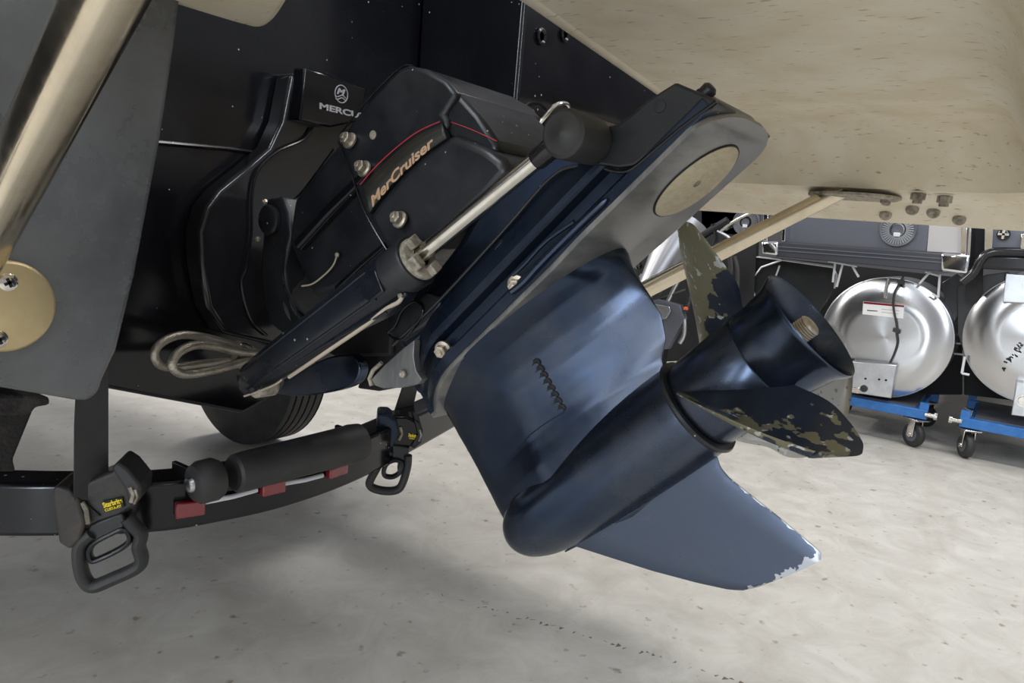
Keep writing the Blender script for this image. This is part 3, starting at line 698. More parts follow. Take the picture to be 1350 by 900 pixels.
cyl = mk('trim_cylinder', *loft(rows), RAMP, drive, label='long dark ram body with a bare rod')
# lower web of the casting
mk('cylinder_web', *prism([a0+ax*L*.06-ud*.018+sd*.012, a0+ax*L*.5-ud*.026+sd*.014, a0+ax*L*.82-ud*.040+sd*.014, a0+ax*L*.92-ud*.034+sd*.014, a0+ax*L*.9, a0+ax*L*.1], -sd*.024), RAMP, cyl, bevel=.004, seg=3)
mk('cylinder_collar', *lathe(a0+ax*L*.875, ax, [(0, .029), (.003, .0315), (.038, .0325), (.042, .031), (.043, .024)], 40), BLACKP, cyl)
# corroded gland nut: ring with castellations
gs = [lathe(a0+ax*(L*.875+.040), ax, [(0, .0275), (.008, .0275), (.010, .025), (.010, .0115)], 40, cap=False)]
for k in range(4):
    b_ = k*pi/2+.5; r_ = ud*cos(b_)+sd*sin(b_); tt = ud*-sin(b_)+sd*cos(b_)
    gs.append(box(a0+ax*(L*.875+.053)+r_*.0195, ax*.006, r_*.0065, tt*.0085))
mk('gland_nut', *join(*gs), CAST, cyl, bevel=.0015, label='corroded pale gland nut')
rx = (a2-a1).normalized()
mk('piston_rod', *tube([a0+ax*(L*.9), a1+(a2-a1)*.84], .0098, 28), STEEL, cyl, label='bright bare rod')
mk('rod_sleeve', *tube([a1+(a2-a1)*.83, a1+(a2-a1)*.845, a2], [.0098, .0116, .0120], 28), GLASSY, cyl)
for k_, r_ in ((.55, .0022), (-.62, .0026)):
    q = [a0+ax*L*f+ud*h*k_+sd*t*.93*(1-abs(k_)*.1) for f, h, t in ((.06, .024, .020), (.3, .027, .021), (.6, .029, .023), (.82, .031, .025))]
    mk('casting_ridge', *tube(cr(q, 4), r_, 8), RAMP, cyl)
q = [a0+ax*L*f-ud*h+sd*.0125 for f, h in ((.10, .020), (.5, .027), (.82, .038))]
mk('casting_ridge', *tube(cr(q, 4), .0022, 8), RAMP, cyl)
mk('cylinder_flat', *prism([a0+ax*L*.74+ud*.006+sd*.022, a0+ax*L*.87+ud*.010+sd*.024, a0+ax*L*.87-ud*.020+sd*.024, a0+ax*L*.80-ud*.020+sd*.022], sd*.004), RAMP, cyl, bevel=.002)
# pivot end
pe = P(*uv(322, 503, Wc+.02), Wc+.02)
mk('pivot_boss', *lathe(pe-N*.055, N, [(0, .020), (.04, .0215), (.05, .018), (.054, .010), (.055, 0)], 32), BLACKP, cyl)
mk('pivot_pin', *lathe(pe-ud*.010-N*.045, N, [(0, .017), (.03, .017), (.034, .014)], 24), CAST, cyl)
# hydraulic line clipped under the ram
wl = Wc+.012
q = [P(*uv(x, y, wl), wl) for x, y in ((381, 497), (430, 464), (480, 430), (505, 410), (516, 403), (524, 399), (528, 395), (530, 391))]
mk('hydraulic_line', *tube(cr(q, 5), .0027, 10), TAN, cyl)
mk('line_fitting', *hexbolt(P(*uv(530, 394, wl), wl), ud, .004, .008, False), CAST, cyl)
q = [P(*uv(x, y, wl), wl) for x, y in ((322, 522), (340, 516), (362, 507), (372, 500))]
mk('hydraulic_line', *tube(cr(q, 5), .0015, 8), TAN, cyl)
# ---- upper gear housing, its cover and decal
pc = PW(.085)
cap = [(446, 184), (470, 152), (500, 118), (524, 92), (538, 86), (560, 90), (588, 106), (603, 124), (585, 150), (592, 160), (588, 172), (560, 190), (520, 228), (495, 258), (483, 283), (476, 268), (462, 225)]
upper = mk('upper_gear_housing', *prism(pxs(PW(.082), [(386, 262), (420, 218), (448, 184), (600, 128), (668, 222), (610, 300), (560, 335), (512, 345), (440, 386), (412, 392), (392, 350), (378, 320)]), -N*.155), BLACKP, drive, bevel=.012, seg=4)
cover = mk('drive_cover', *prism(pxs(PW(.095), cap), -N*.19), BLACKP, drive, bevel=.010, seg=4, label='black cover with bronze lettering')
mk('drive_cover_tail', *prism(pxs(PW(.088), [(560, 95), (592, 108), (630, 150), (657, 190), (652, 206), (612, 196), (580, 176)]), -N*.17), BLACKP, drive, bevel=.008, seg=3)
low = [(484, 285), (500, 262), (530, 226), (560, 198), (586, 180), (600, 176), (640, 192), (662, 208), (672, 226), (640, 262), (600, 300), (565, 332), (548, 318), (520, 345), (500, 318)]
mk('lower_cover', *prism(pxs(PW(.098), low), -N*.18), BLACKP, drive, bevel=.012, seg=4)
q = [PW(.100).p(*s_) for s_ in ((530, 236), (560, 205), (595, 183), (625, 188), (652, 203))]
# thin strengthening arms
for pts_, r_ in ((((396, 322), (436, 278), (480, 234)), .0105), (((446, 380), (478, 350), (510, 322)), .006)):
    q = [PW(.088).p(*s_) for s_ in pts_]; mk('housing_rib', *tube(q, [r_, r_, r_*.8], 16), BLACKG, drive)
for x, y, w_ in ((462, 186, .098), (481, 223, .098), (528, 290, .104)):
    mk('housing_bolt', *hexbolt(PW(w_).p(x, y), N*.9-D*.25+A*.2, .0085, .013), BOLT, drive)
mk('cover_plug', *lathe(PW(.0955).p(492, 178), N, [(0, .006), (.001, .006), (.0014, .005)], 20), CAST, drive)
# seams on the housing
for pts_ in (((446, 186), (462, 226), (476, 268), (492, 300), (514, 336)), ((388, 262), (400, 250), (440, 196)), ((449, 176), (476, 142), (505, 110), (530, 88), (545, 87))):
    q = [PW(.0965 if pts_[0][0] > 400 else .083).p(*s_) for s_ in pts_]; mk('casting_seam', *tube(cr(q, 4), .0013, 6), BLACKG, drive)
# decal: dark olive band, pinstripe, lettering
dc_t = [(478, 246), (500, 222), (525, 198), (552, 178), (583, 163)]; dc_b = [(487, 281), (505, 256), (530, 229), (556, 205), (589, 182)]
pd = PW(.0995)
tt = cr([pd.p(*s_) for s_ in dc_t], 6); bb = cr([pd.p(*s_) for s_ in dc_b], 6)
vs = [q for pr2 in zip(tt, bb) for q in pr2]; fs = [(2*i, 2*i+1, 2*i+3, 2*i+2) for i in range(len(tt)-1)]
mk('decal_band', vs, fs, DECAL, cover, solid=.0006)
mk('decal_backing', *prism(tt+bb[::-1], -N*.008), BLACKP, cover)
q = [P(*uv(x, y, .1005), .1005) for x, y in ((475, 243), (496, 219), (522, 195), (550, 174), (580, 160))]
mk('pinstripe', *tube(cr(q, 6), .0007, 6), REDP, cover, label='thin red stripe')
q = [P(*uv(x, y, .089), .089) for x, y in ((586, 158), (620, 170), (655, 186))]
mk('pinstripe', *tube(cr(q, 6), .0005, 6), REDP, cover)
o_ = PW(.0999).p(491, 273); e_ = PW(.0999).p(574, 190); uu = PW(.0999).p(486, 256)-o_
text('lettering', 'MerCruiser', o_, e_-o_, -D, .0175, GOLD, cover, width=(e_-o_).length, shear=.3, bold=.028, ext=.0004, label='bronze italic lettering', curve=lambda s: .0035*sin(pi*s))
# ---- gimbal ring arm, caps, bell and bellows
mk('gimbal_ring', *prism(pxs(PW(.055), [(350, 262), (372, 258), (380, 280), (384, 310), (378, 332), (374, 352), (378, 380), (392, 410), (402, 432), (385, 450), (356, 428), (346, 395), (343, 350), (346, 310)]), -N*.05), BLACKP, drive, bevel=.006, seg=3, label='curved black arm of the gimbal ring')
mk('pivot_cap', *lathe(PW(.056).p(357, 290), N, [(0, .024), (.006, .024), (.010, .019), (.011, .006), (.012, 0)], 32), BLACKP, drive)
for x, y in ((352, 266), (343, 315)):
    mk('cap_bolt', *hexbolt(PW(.064).p(x, y), N, .0045, .007, False), BOLT, drive)
q = [PW(.056).p(*s_) for s_ in ((376, 330), (373, 352), (374, 375), (384, 398), (400, 420))]
mk('arm_edge', *tube(cr(q, 5), .0016, 6), GLASSY, drive)
b0, b1 = P(*uv(398, 412, 0.02), .02), P(*uv(446, 372, 0.02), .02); bx = (b1-b0); bl = bx.length; bx.normalize()
pr3 = [(0, .02)]
for k in range(6): pr3 += [(bl*(k+.1)/6, .030), (bl*(k+.5)/6, .0395), (bl*(k+.9)/6, .030)]
mk('bellows', *lathe(b0, bx, pr3, 36), RUBBER, drive)
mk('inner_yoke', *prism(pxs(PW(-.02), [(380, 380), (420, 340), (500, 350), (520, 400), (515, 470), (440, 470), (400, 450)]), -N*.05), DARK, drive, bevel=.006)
q = [PW(.09).p(*s_) for s_ in ((398, 377), (412, 374), (428, 362), (439, 350), (444, 338))]
mk('ground_wire', *tube(cr(q, 5), .0013, 8), TAN, drive)
mk('wire_terminal', *lathe(PW(.09).p(445, 336), N, [(0, .0035), (.002, .0035), (.003, .002)], 12), CAST, drive)
# gimbal housing plate on the transom
py_ = PY(1.075)
gh = [(384, 97), (440, 96), (480, 122), (500, 160), (500, 400), (480, 470), (420, 482), (368, 456), (330, 448), (296, 440), (274, 405), (264, 350), (262, 305), (272, 272), (290, 250), (330, 218), (356, 195), (372, 160)]
mk('gimbal_housing', *prism(pxs(py_, gh), (0, .044, 0)), GLASSY, drive, bevel=.008, seg=3)
q = [PY(1.070).p(*s_) for s_ in ((412, 168), (400, 184), (365, 200), (340, 225), (332, 260), (331, 310), (324, 350), (318, 375), (330, 420), (352, 442))]
mk('housing_lip', *tube(cr(q, 5), .0025, 8), GLASSY, drive)
mk('housing_lip', *tube(cr([PY(1.112).p(*s_) for s_ in ((290, 250), (272, 272), (262, 305), (264, 350), (272, 395), (290, 430), (300, 438))], 5), .003, 8), BLACKG, drive)
pyl = PY(1.045)
lp_ = mk('name_panel', *prism(pxs(pyl, [(402, 88), (440, 100), (484, 117), (476, 160), (436, 168), (395, 158)]), (0, .03, 0)), BLACKG, drive, bevel=.004, seg=2)
pq = PY(1.0445)
o_ = pq.p(421, 143); e_ = pq.p(492, 160)
text('lettering', 'MERCURY', o_, e_-o_, (0, 0, 1), .014, GREYT, lp_, width=(e_-o_).length, bold=.035, ext=.0004, label='grey capital lettering')
cc = pq.p(450, 124); k_ = (pq.p(450, 113)-cc).length*1.05
ring = [cc+V((cos(t)*k_, 0, sin(t)*k_)) for t in [2*pi*i/32 for i in range(32)]]
mk('emblem', *tube(ring, .0011, 6, closed=True), GREYT, lp_, label='grey round emblem with an M over waves')
text('emblem_letter', 'M', cc+V((-.011, 0, -.001)), (1, 0, 0), (0, 0, 1), .014, GREYT, lp_, width=.020, shear=.25, bold=.05, ext=.0004)
for dz in (-.004, -.0085):
    q = [cc+V((x, 0, dz+.0022*sin(x*260+1))) for x in [-.013+.002*i for i in range(13)]]
    mk('emblem_wave', *tube(q, .001, 6), GREYT, lp_)
# lower blue blade-shaped casting behind the ram
mk('lower_fin', *prism([q for q in cr([PW(.03).p(*s_) for s_ in ((350, 512), (388, 494), (420, 476), (440, 469), (462, 468), (473, 480), (474, 492), (466, 506), (440, 516), (400, 522), (370, 520))], 3, True)], -N*.02), NAVY, drive, bevel=.004, seg=3, label='blue blade-shaped casting')
mk('shadow_block', *prism(pxs(PW(-.03), [(466, 450), (520, 420), (540, 470), (500, 516), (470, 512), (478, 490)]), -N*.10), DARK, drive, bevel=.004)  # black block added to fill the shadowed area below the drive
# braided hoses looping out to port
def hose(pts_, yy0, yy1, r_):
    L_ = len(pts_); q = [PY(yy0+(yy1-yy0)*sin(pi*i/(L_-1))).p(*s_) for i, s_ in enumerate(pts_)]
    return tube(cr(q, 6), r_, 12)
HOSE = mat('braided_hose', (.50, .46, .39), .3, .75, (.34, .30, .24), 30, .4, .65, .4, 300)
mk('hose_loop', *hose([(338, 462), (318, 458), (292, 450), (262, 443), (236, 442), (214, 451), (204, 464), (208, 478), (222, 484), (250, 481), (290, 476), (322, 474)], 1.06, 1.02, .0064), HOSE, drive, label='pale metal-braided hose loop')
mk('hose_loop', *hose([(340, 466), (312, 463), (282, 456), (256, 455), (236, 464), (227, 478), (232, 489), (248, 493), (280, 488), (310, 480), (336, 472)], 1.03, .99, .0068), HOSE, drive, label='pale metal-braided hose loop')
for (x0, y0), (x1, y1), yy in (((310, 455), (326, 459), 1.05), ((308, 472), (322, 482), 1.04)):
    a_, b_ = PY(yy).p(x0, y0), PY(yy).p(x1, y1); mk('hose_ferrule', *tube([a_, b_], .0085, 8), BOLT, drive)
q = [PY(1.035).p(*s_) for s_ in ((318, 453), (328, 456), (334, 466), (330, 472))]; mk('hose_elbow', *tube(cr(q, 4), .003, 8), STEEL, drive)
# ---- propeller
prop = mk('propeller', *lathe(DO, A, [(.006, .045), (.006, .0525), (.010, .0545), (.05, .0555), (.095, .0565), (.0965, .0555), (.098, .0565), (.12, .0575), (.142, .0605), (.152, .0645), (.156, .0660), (.158, .0655), (.156, .0635), (.13, .057), (.10, .054), (.05, .053), (.05, .012)], 72, cap=False), NAVY, drive, ang=40, label='navy hub with chipped three-bladed propeller')
FN = [0, .25, .5, .75, .9, 1.0]; LEN = [0, .202, .266, .433, .632, 1.031]; CHN = [1.185, 1.209, 1.188, .973, .688, .233]
def nodes(f):
    f = min(1, max(0, f)); out = []
    for A_ in (LEN, CHN):
        for i in range(5):
            if FN[i] <= f <= FN[i+1]:
                h = FN[i+1]-FN[i]; t = (f-FN[i])/h
                m0 = (A_[i+1]-A_[max(i-1, 0)])/(FN[i+1]-FN[max(i-1, 0)])*h; m1 = (A_[min(i+2, 5)]-A_[i])/(FN[min(i+2, 5)]-FN[i])*h
                out.append((2*t**3-3*t*t+1)*A_[i]+(t**3-2*t*t+t)*m0+(-2*t**3+3*t*t)*A_[i+1]+(t**3-t*t)*m1); break
    return out
def interp(r):
    f = (r-.055)/.113; f = max(0, f)
    le, ch = nodes(f)
    u0_ = .012+.086*le-.011*f+.033*f*f
    ch *= sqrt(max(.01, 1-max(0, (f-.88)/.12)**3))
    return r, math.degrees(le), u0_, math.degrees(le+ch), u0_+.086*ch
def blade(th0, wf, name='blade', label=None, m_=None):
    NRr, NCc = 40, 24; vs, wr = [], []
    for side in (1, -1):
        for i in range(NRr+1):
            r = .050+(.168-.050)*(1-(1-i/NRr)**1.35)
            _, t0, u0_, t1, u1_ = interp(r)
            for j in range(NCc+1):
                c = j/NCc; th = radians(th0+t0+(t1-t0)*c); u_ = u0_+(u1_-u0_)*c
                camber = .006*sin(pi*c)*(r/.12)
                thk = (.0035*(1-(r-.05)/.15)+.0009)*max(.12, sin(pi*c))**.6
                fil = max(0, (.066-r)/.016)**2*.006
                u2 = u_+side*(thk+fil*max(0, sin(pi*c)))-camber
                vs.append(P(u2, -r*cos(th), r*sin(th))); wr.append(wf(r, c, side))
    n1 = NCc+1; m1 = (NRr+1)*n1; fs = []
    for s in (0, 1):
        for i in range(NRr):
            for j in range(NCc): a_ = s*m1+i*n1+j; fs.append((a_, a_+1, a_+n1+1, a_+n1))
    for i in range(NRr):
        for j in (0, NCc): a_ = i*n1+j; fs.append((a_, a_+n1, m1+a_+n1, m1+a_))
    for j in range(NCc): a_ = NRr*n1+j; fs.append((a_, a_+1, m1+a_+1, m1+a_)); fs.append((j, j+1, m1+j+1, m1+j))
    o = mk(name, vs, fs, m_ or BLADEW, prop, ang=55, label=label)
    at = o.data.attributes.new('wear', 'FLOAT', 'POINT')
    for i, x in enumerate(wr): at.data[i].value = x
    return o
blade(-50.8, lambda r, c, s: .32+.62*min(1, max(0, (r-.062+(.5-c)*.055)/.05)), label='upright blade worn to olive metal')
blade(69.2, lambda r, c, s: .30+.22*min(1, max(0, (r-.08)/.07))+.45*max(0, (.06-c)/.06), label='near blade with peeling paint along its edge')
blade(189.2, lambda r, c, s: .34+.3*min(1, max(0, (r-.08)/.05)), label='far blade scraped bare', m_=BLADEC)
mk('shaft_nut', *join(lathe(DO, A, [(.095, .053), (.097, .053), (.097, .013)], 40, cap=False), lathe(DO, A, [(.097, .021), (.122, .021), (.126, .016)], 6), lathe(DO, A, [(.12, .016), (.128, .016)], 24), lathe(DO, A, [q for k in range(11) for q in ((.128+k*.0026, .0112), (.1293+k*.0026, .0126))]+[(.1575, .0112), (.159, .009), (.159, 0)], 28)), BOLT, prop, label='threaded shaft end and nut')
mk('hub_bore', *lathe(DO, A, [(.0975, .022), (.0975, .0535)], 40, cap=False), DARK, prop)
# ================================================================= pontoon boats across the aisle
XP = 4.30
pp = PX(XP)
def YZ(x, y, X=XP): q = PX(X).p(x, y); return q
def slabp(name, pts, X, dx, m, parent, **k): return mk(name, *prism(pxs(PX(X), pts), (dx, 0, 0)), m, parent, **k)
tc = pp.p(1166, 445); R = .318
pb1 = thing('pontoon_boat', 'grey pontoon boat with a spun metal tube end facing the aisle', 'boat', (XP, tc.y, tc.z-R), 'pontoon boats across the aisle')
def tube_end(c, parent, lab=None):
    t = mk('pontoon_tube', *lathe(c, (1, 0, 0), [(0, 0.0), (0, .02), (0, R-.003), (.002, R), (5.2, R)], 96), ALU, parent)
    mk('tube_end_disc', *lathe(c, (-1, 0, 0), [(-.001, R-.004), (.001, R-.006), (.004, R*.5), (.005, 0)], 96, cap=False), SPUN, parent, ang=60, label=lab)
    return t
tube_end(tc, pb1, 'round spun metal tube end')
# label, cord, handle, box on disc
def disc(pts, dx0, dx1, m, name, par, **k): return mk(name, *prism(pxs(PX(XP-dx0), pts), (dx0-dx1, 0, 0)), m, par, **k)
lb = disc([(1138, 397), (1192, 402), (1191, 420), (1137, 414)], .017, .013, LABELW, 'warning_label', pb1)
disc([(1138.5, 397.3), (1192, 402.3), (1192, 405), (1138.4, 400)], .0176, .0168, REDL, 'label_stripe', pb1)
disc([(1143, 408.3), (1157, 409.5), (1157, 410.5), (1143, 409.6)], .0176, .0168, DARK, 'label_print', pb1)
disc([(1162, 407), (1186, 409.3), (1186, 409.9), (1162, 407.6)], .0176, .0168, GREYT, 'label_print', pb1)
disc([(1162, 411), (1184, 413.3), (1184, 413.9), (1162, 411.6)], .0176, .0168, GREYT, 'label_print', pb1)
q = [PX(XP-.022).p(*s) for s in ((1192, 362), (1187, 372), (1179, 386), (1178, 405), (1182, 428), (1182, 440), (1183, 452), (1179, 466), (1173, 479))]
mk('cord', *tube(cr(q, 5), .0055, 8), RUBBER, pb1)
for x, y in ((1188, 372), (1182, 436)):
    c = PX(XP-.022).p(x, y); mk('cord_clip', *box(c, (.006, 0, 0), (0, .018, .004), (0, 0, .010)), RUBBER, pb1, bevel=.002)
q = [PX(XP-.02).p(*s) for s in ((1171, 367), (1168, 378), (1166, 392))]; mk('lifting_tab', *tube(q, .007, 8), STEEL, pb1)
bx = disc([(1122, 476), (1182, 481), (1175, 525), (1121, 517)], .09, .0, ALU, 'corner_box', pb1, bevel=.004)
c = PX(XP-.09).p(1139, 512); mk('drain_plug', *lathe(c, (-1, 0, 0), [(0, .019), (.008, .018), (.01, .010)], 20), RUBBER, pb1)
for x, y in ((1159, 500), (1168, 501), (1141, 499)):
    mk('rivet_hole', *lathe(PX(XP-.09).p(x, y), (-1, 0, 0), [(0, .006), (.002, .005)], 10), DARK, pb1)
c = PX(XP-.092).p(1128, 514); mk('latch', *box(c, (.006, 0, 0), (0, .02, 0), (0, 0, .016)), STEEL, pb1, bevel=.003)
mk('corner_box_side', *prism(pxs(PX(XP-.06), [(1110, 476), (1124, 476), (1123, 516), (1110, 508)]), (.05, 0, 0)), GLASSY, pb1)
# deck rail, fence panel, corner castings, lights
XD = XP-.10
slabp('rub_rail', [(1024, 318), (1244, 334), (1242, 358), (1022, 338)], XD, .12, DGREY, pb1, bevel=.006)
for dy in (6, 11):
    slabp('rail_groove', [(1024, 318+dy), (1242, 334+dy), (1242, 335.5+dy), (1024, 319.5+dy)], XD-.004, .01, GREYP, pb1)
slabp('fence_panel', [(1030, 285), (1226, 285), (1222, 331), (1032, 318)], XD+.02, .03, GREYP, pb1)
slabp('fence_panel', [(1226, 285), (1274, 285), (1270, 334), (1221, 331)], XD+.02, .03, mat('pale_panel', (.42, .40, .40), .4), pb1)
slabp('fence_panel', [(925, 268), (1000, 268), (1000, 312), (925, 305)], XD+.1, .03, GREYP, pb1)
for pts in ([(1240, 333), (1280, 336), (1276, 362), (1240, 357)],): slabp('rail_corner', pts, XD-.02, .16, CHROME, pb1, bevel=.014, seg=3)
slabp('rail_corner', [(1003, 318), (1026, 318), (1025, 337), (1004, 335)], XD-.02, .16, CHROME, pb1, bevel=.012, seg=3)
for pts in ([(1006, 262), (1013, 262), (1012, 318), (1006, 317)], [(1032, 285), (1036, 285), (1035, 318), (1030, 318)], [(1268, 282), (1276, 282), (1274, 336), (1266, 335)], [(1278, 278), (1282, 278), (1279, 338), (1275, 338)]):
    slabp('fence_post', pts, XD-.01, .03, CHROME, pb1, bevel=.003)
def speaker(x, y, par, X, ry=1.0):
    c = PX(X).p(x, y); k = .086*ry
    s = mk('speaker', *lathe(c, (-1, 0, 0), [(0, k), (.008, k), (.014, k*.94), (.010, k*.82), (.006, k*.40), (.014, k*.36), (.016, k*.15), (.013, 0)], 48), GREYP, par, label='round ribbed speaker')
    gs = []
    for i in range(36):
        t = 2*pi*i/36; d_ = V((0, cos(t), sin(t))); gs.append(box(c+V((-.012, 0, 0))+d_*k*.64, d_*k*.2, V((.003, 0, 0)), d_.cross(V((1, 0, 0)))*.0028))
    o = mk('speaker_rib', *join(*gs), ALU, s); o['kind'] = 'stuff'
    mk('speaker_ring', *lathe(c, (-1, 0, 0), [(.012, k*.40), (.019, k*.38), (.019, k*.30), (.014, k*.28)], 32, cap=False), CHROME, s)
    mk('speaker_lamp', *box(c+V((-.018, 0, -k*.28)), (.003, 0, 0), (0, k*.18, 0), (0, 0, k*.12)), WHITEP, s, bevel=.003)
speaker(1184, 303, pb1, XD+.018)
speaker(984, 293, pb1, XD+.10, .9)
# bracing under the deck
def stick(p, q, X, r, m, par, name='brace'): mk(name, *tube([PX(X).p(*p), PX(X).p(*q)], r, 8), m, par)
for p, q in (((1101, 345), (1098, 372)), ((1111, 347), (1103, 378)), ((1124, 351), (1132, 365)), ((1092, 344), (1130, 351)), ((1226, 358), (1212, 374)), ((1220, 358), (1240, 364)), ((1239, 362), (1237, 392)), ((1237, 392), (1229, 387))):
    stick(p, q, XP-.03, .006, WHITEP, pb1)
# dark underdeck sheets, black standing in for the shade there, and splash panels
slabp('underdeck_shade', [(905, 330), (1010, 338), (1268, 366), (1268, 430), (1268, 520), (900, 520)], XP+.45, .05, DARK, pb1)
skin = mat('dark_smoked_panel', (.020, .021, .022), .22)
slabp('splash_panel', [(966, 334), (1018, 341), (1100, 350), (1104, 366), (1096, 388), (1082, 410), (1070, 430), (1000, 440), (975, 400), (960, 372)], XP+.02, .05, skin, pb1, bevel=.004)
for pts in (((962, 372), (974, 336), (1020, 341), (1098, 352), (1103, 362), (1100, 380)), ((987, 340), (991, 350), (991, 368), (996, 398)), ((991, 368), (1004, 352), (1030, 343)), ((1028, 350), (1020, 372))):
    q = [PX(XP+.01).p(*s) for s in pts]; mk('panel_edge', *tube(q, .006, 8), ALU, pb1)
slabp('splash_panel', [(1242, 372), (1262, 360), (1280, 372), (1262, 420), (1250, 440)], XP+.15, .05, skin, pb1, bevel=.004)
# ---- the second boat of the row, right edge
tc2 = pp.p(1372, 447)
pb2 = thing('pontoon_boat', 'second pontoon boat cut by the right edge, tube end scratched', 'boat', (XP, tc2.y, tc2.z-R), 'pontoon boats across the aisle')
tube_end(tc2, pb2, 'round spun metal tube end with scratches')
rnd = random.Random(3); gs = []
for k in range(26):
    x, y = 1322+rnd.random()*28, 470-(rnd.random()*.9+.05)*30; x = 1322+rnd.random()*26; y = 485-(x-1322)*1.2+rnd.uniform(-6, 6)
    a_ = PX(XP-.010).p(x, y); gs.append(box(a_, (.0015, 0, 0), (0, .006*rnd.random()+.002, .004*rnd.random()), (0, 0, .003)))
o = mk('scuff_mark', *join(*gs), DARK, pb2); o['kind'] = 'stuff'
slabp('corner_box', [(1340, 503), (1400, 508), (1395, 555), (1333, 547)], XP-.09, .09, ALU, pb2, bevel=.004)
mk('drain_plug', *lathe(PX(XP-.09).p(1349, 528), (-1, 0, 0), [(0, .03), (.006, .03), (.006, .022), (.012, .02), (.012, .01)], 24), STEEL, pb2)
slabp('bracket_plate', [(1326, 360), (1400, 366), (1400, 402), (1322, 398)], XP-.03, .03, ALU, pb2, bevel=.003)
slabp('rub_rail', [(1296, 335), (1420, 340), (1420, 362), (1290, 354)], XD, .10, GLASSY, pb2, bevel=.014, seg=3)
q = [PX(XD).p(*s) for s in ((1420, 336), (1330, 332), (1303, 334), (1292, 344), (1284, 358), (1268, 372))]; mk('rail_tube', *tube(cr(q, 5), .022, 12), GLASSY, pb2)
slabp('fence_panel', [(1308, 270), (1420, 270), (1420, 334), (1304, 334)], XD+.02, .03, GREYP, pb2)
for pts in ([(1298, 284), (1306, 270), (1312, 270), (1308, 330), (1298, 332)], [(1346, 308), (1352, 308), (1352, 330), (1345, 330)]): slabp('fence_post', pts, XD-.01, .03, CHROME, pb2, bevel=.003)
slabp('gap_shade_sheet', [(1282, 280), (1300, 280), (1294, 400), (1272, 400)], XD+.10, .02, DARK, pb2)  # black sheet added in place of the shade between the boats
c = PX(XD+.015).p(1323, 309); mk('fence_knob', *join(lathe(c, (-1, 0, 0), [(0, .028), (.012, .028), (.018, .018)], 24)), GLASSY, pb2)
mk('knob_arm', *join(box(c+V((-.02, 0, 0)), (.004, 0, 0), (0, .022, 0), (0, 0, .005)), box(c+V((-.02, 0, 0)), (.004, 0, 0), (0, .005, 0), (0, 0, .022))), STEEL, pb2)
mk('smoked_fairing', *prism(pxs(PX(XP+.05), [(1262, 378), (1300, 362), (1330, 358), (1332, 380), (1300, 420), (1284, 450), (1272, 470), (1262, 440)]), (.05, 0, 0)), skin, pb2, bevel=.004)
slabp('underdeck_shade', [(1271, 366), (1440, 366), (1440, 540), (1271, 520)], XP+.45, .05, DARK, pb2)  # black sheet painted for the shade below this deck too
for k, y in enumerate((424, 436, 450)):
    stick((1252, y+15), (1275, y+18), XP+.2, .005, WHITEP, pb2, 'ladder_rung')
stick((1272, 470), (1268, 492), XP-.02, .006, WHITEP, pb2); stick((1268, 492), (1278, 494), XP-.02, .006, WHITEP, pb2)
# ---- tube of the first boat seen between leg and propeller, with its motor bracket
pb3 = thing('outboard_motor', 'polished outboard parts seen between the drive leg and upright blade', 'motor', (XP-.6, 2.0, .1))
XM = XP-.5
def sm(name, pts, X, dx, m, **k): return mk(name, *prism(pxs(PX(X), pts), (dx, 0, 0)), m, pb3, **k)
c0, c1 = PX(XM).p(850, 385), PX(XM+.25).p(905, 300)
mk('polished_cowl', *tube([c0, c0*.5+c1*.5, c1], [.05, .10, .15], 32), mat('brushed_cowl', (.34, .34, .36), .38, .9), pb3)
c = PX(XM).p(832, 450)
rg = [c+V((0, .105*cos(t), .105*sin(t))) for t in [2*pi*i/40 for i in range(40)]]
mk('bracket_ring', *lathe(c, (-1, 0, 0), [(0, .11), (.04, .11), (.05, .10), (.04, .085), (0, .085)], 48, cap=False), WHITEP, pb3)
mk('bracket_ring', *lathe(PX(XM-.05).p(844, 462), (-1, 0, 0), [(-.02, .02), (0, .06), (.02, .062), (.025, .055), (.0, .045)], 40, cap=False), ALU, pb3)
mk('lower_tube', *lathe(PX(XM).p(885, 500), (0, .3, 1), [(-.15, .12), (.03, .12), (.06, .10), (.07, 0)], 40), ALU, pb3)
sm('motor_bracket', [(846, 402), (868, 394), (896, 402), (902, 420), (880, 460), (862, 462), (836, 430)], XM, .05, GREYP, bevel=.003)
sm('name_plate', [(832, 402), (838, 396), (882, 404), (884, 410), (878, 420), (870, 421), (834, 408)], XM-.02, .01, ALU, bevel=.002)
sm('shade_backing', [(820, 280), (1000, 268), (990, 470), (820, 480)], XM+.5, .05, DARK)  # black sheet added for the shaded space behind the motor
for pts, r, m in ((((866, 396), (880, 372), (905, 340)), .010, RUBBER), (((880, 398), (893, 372), (907, 352)), .012, ALU), (((902, 420), (902, 440), (896, 452)), .012, ALU), (((905, 330), (925, 312), (960, 290)), .02, GLASSY), (((930, 340), (945, 318), (940, 295)), .014, GLASSY), (((958, 380), (964, 355), (962, 335)), .016, RUBBER), (((972, 380), (972, 355), (968, 338)), .012, RUBBER), (((950, 305), (970, 290), (1000, 276)), .008, STEEL), (((905, 355), (912, 380), (905, 410)), .014, GLASSY), (((936, 300), (960, 312), (975, 330)), .008, ALU), (((820, 410), (850, 400), (905, 382)), .009, RUBBER)):
    q = [PX(XM+.02).p(*s) for s in pts]; mk('motor_hose', *tube(cr(q, 5), r, 10), m, pb3)
mk('hose_cap', *lathe(PX(XM-.01).p(904, 408), (0, 0, 1), [(0, .012), (.012, .012), (.015, .008)], 12), ORANGE, pb3)
rnd = random.Random(5)
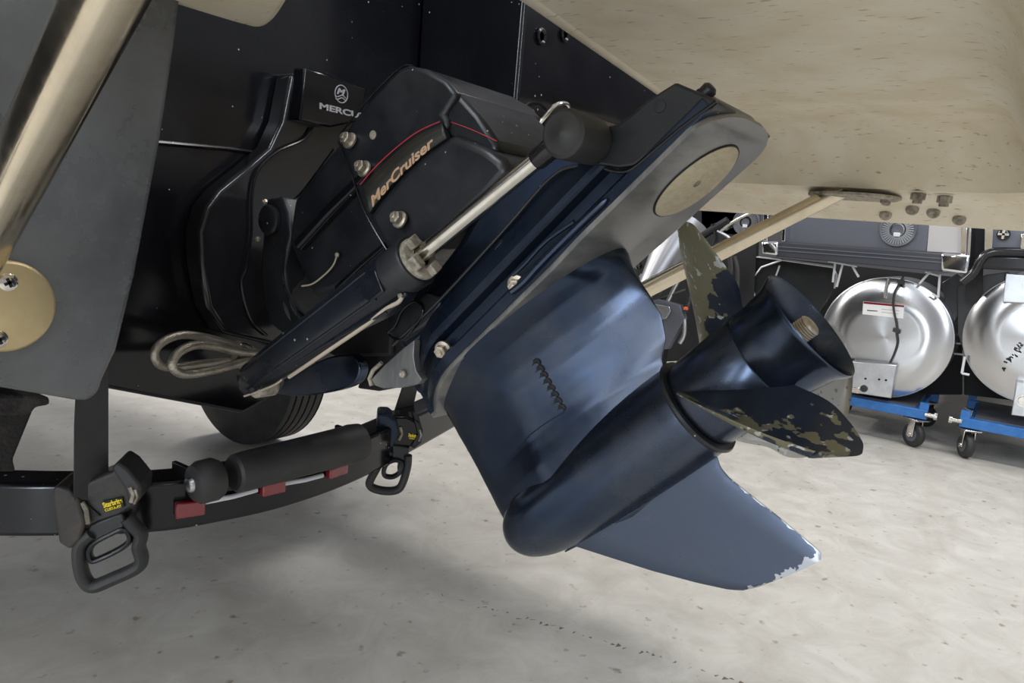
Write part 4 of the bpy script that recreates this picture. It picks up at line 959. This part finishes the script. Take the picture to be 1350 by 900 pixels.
for k in range(22):
    x, y = rnd.uniform(828, 1000), rnd.uniform(285, 468)
    if 905 < x and y > 330: continue
    c = PX(XM+.15+rnd.random()*.2).p(x, y); mk('motor_fitting', *lathe(c, (rnd.uniform(-1, -.2), rnd.uniform(-1, 1), rnd.uniform(-.4, .4)), [(0, .02), (.03, .022), (.035, .014), (.05, .013)], rnd.choice([6, 14])), rnd.choice([GLASSY, RUBBER, ALU, GREYP]), pb3)
mk('motor_leg', *wbox((XM+.2, c0.y-.06, 0), (XM+.3, c0.y+.06, .45)), DARK, pb3, bevel=.01)
# ---- dollies
def caster(par, c, R_=.062, yaw=0.):
    """c = floor contact"""
    d_ = V((sin(yaw), cos(yaw), 0)); s_ = V((cos(yaw), -sin(yaw), 0))
    w_ = mk('caster', *join(box(c+V((0, 0, .145)), s_*.04, d_*.05, (0, 0, .004)), box(c+s_*.026+V((0, 0, .10)), s_*.003, d_*.02, (0, 0, .045)), box(c-s_*.026+V((0, 0, .10)), s_*.003, d_*.02, (0, 0, .045)), lathe(c+V((0, 0, R_))-s_*.034, s_, [(0, .012), (.068, .012)], 12)), STEEL, par, bevel=.002)
    mk('caster_wheel', *lathe(c+V((0, 0, R_))-s_*.018, s_, [(0, 0), (0, R_-.02), (.002, R_-.004), (.008, R_), (.028, R_), (.034, R_-.004), (.036, R_-.02), (.036, 0)], 36), RUBBER, w_)
    mk('wheel_disc', *lathe(c+V((0, 0, R_))-s_*.020, s_, [(0, R_*.55), (.040, R_*.55)], 24), GREYP, w_)
def build_dolly(label, yc):
    t = thing('dolly', label, 'dolly', (XP, yc, 0), 'blue dollies under the pontoon tubes')
    for X in (XP-.05, XP+.55):
        mk('dolly_bar', *wbox((X-.02, yc-.26, .152), (X+.02, yc+.26, .20)), BLUEP, t, bevel=.003)
        for s in (-1, 1):
            g = wbox((X-.015, yc+s*.24-.02, .20), (X+.015, yc+s*.24+.02, .235)); mk('dolly_stop', *g, BLUEP, t)
    for s in (-1, 1): mk('dolly_bar', *wbox((XP-.03, yc+s*.20-.02, .154), (XP+.55, yc+s*.20+.02, .19)), BLUEP, t, bevel=.003)
    mk('dolly_pad', *wbox((XP-.03, yc-.2, .19), (XP+.53, yc+.2, .205)), GREYP, t)
    for X in (XP-.05, XP+.55):
        for s in (-1, 1): caster(t, V((X, yc+s*.215, 0)), yaw=.2*s+.9)
    for s in (-1, 1): mk('end_bolt', *lathe(V((XP-.07, yc+s*.26, .18)), (0, s, 0), [(-.01, .012), (.03, .012), (.03, .02), (.045, .02)], 12), STEEL, t)
build_dolly('blue steel dolly on casters under the metal tube beside the propeller', pp.p(1166, 445).y)
build_dolly('blue steel dolly on casters under the tube cut by the right edge', tc2.y)
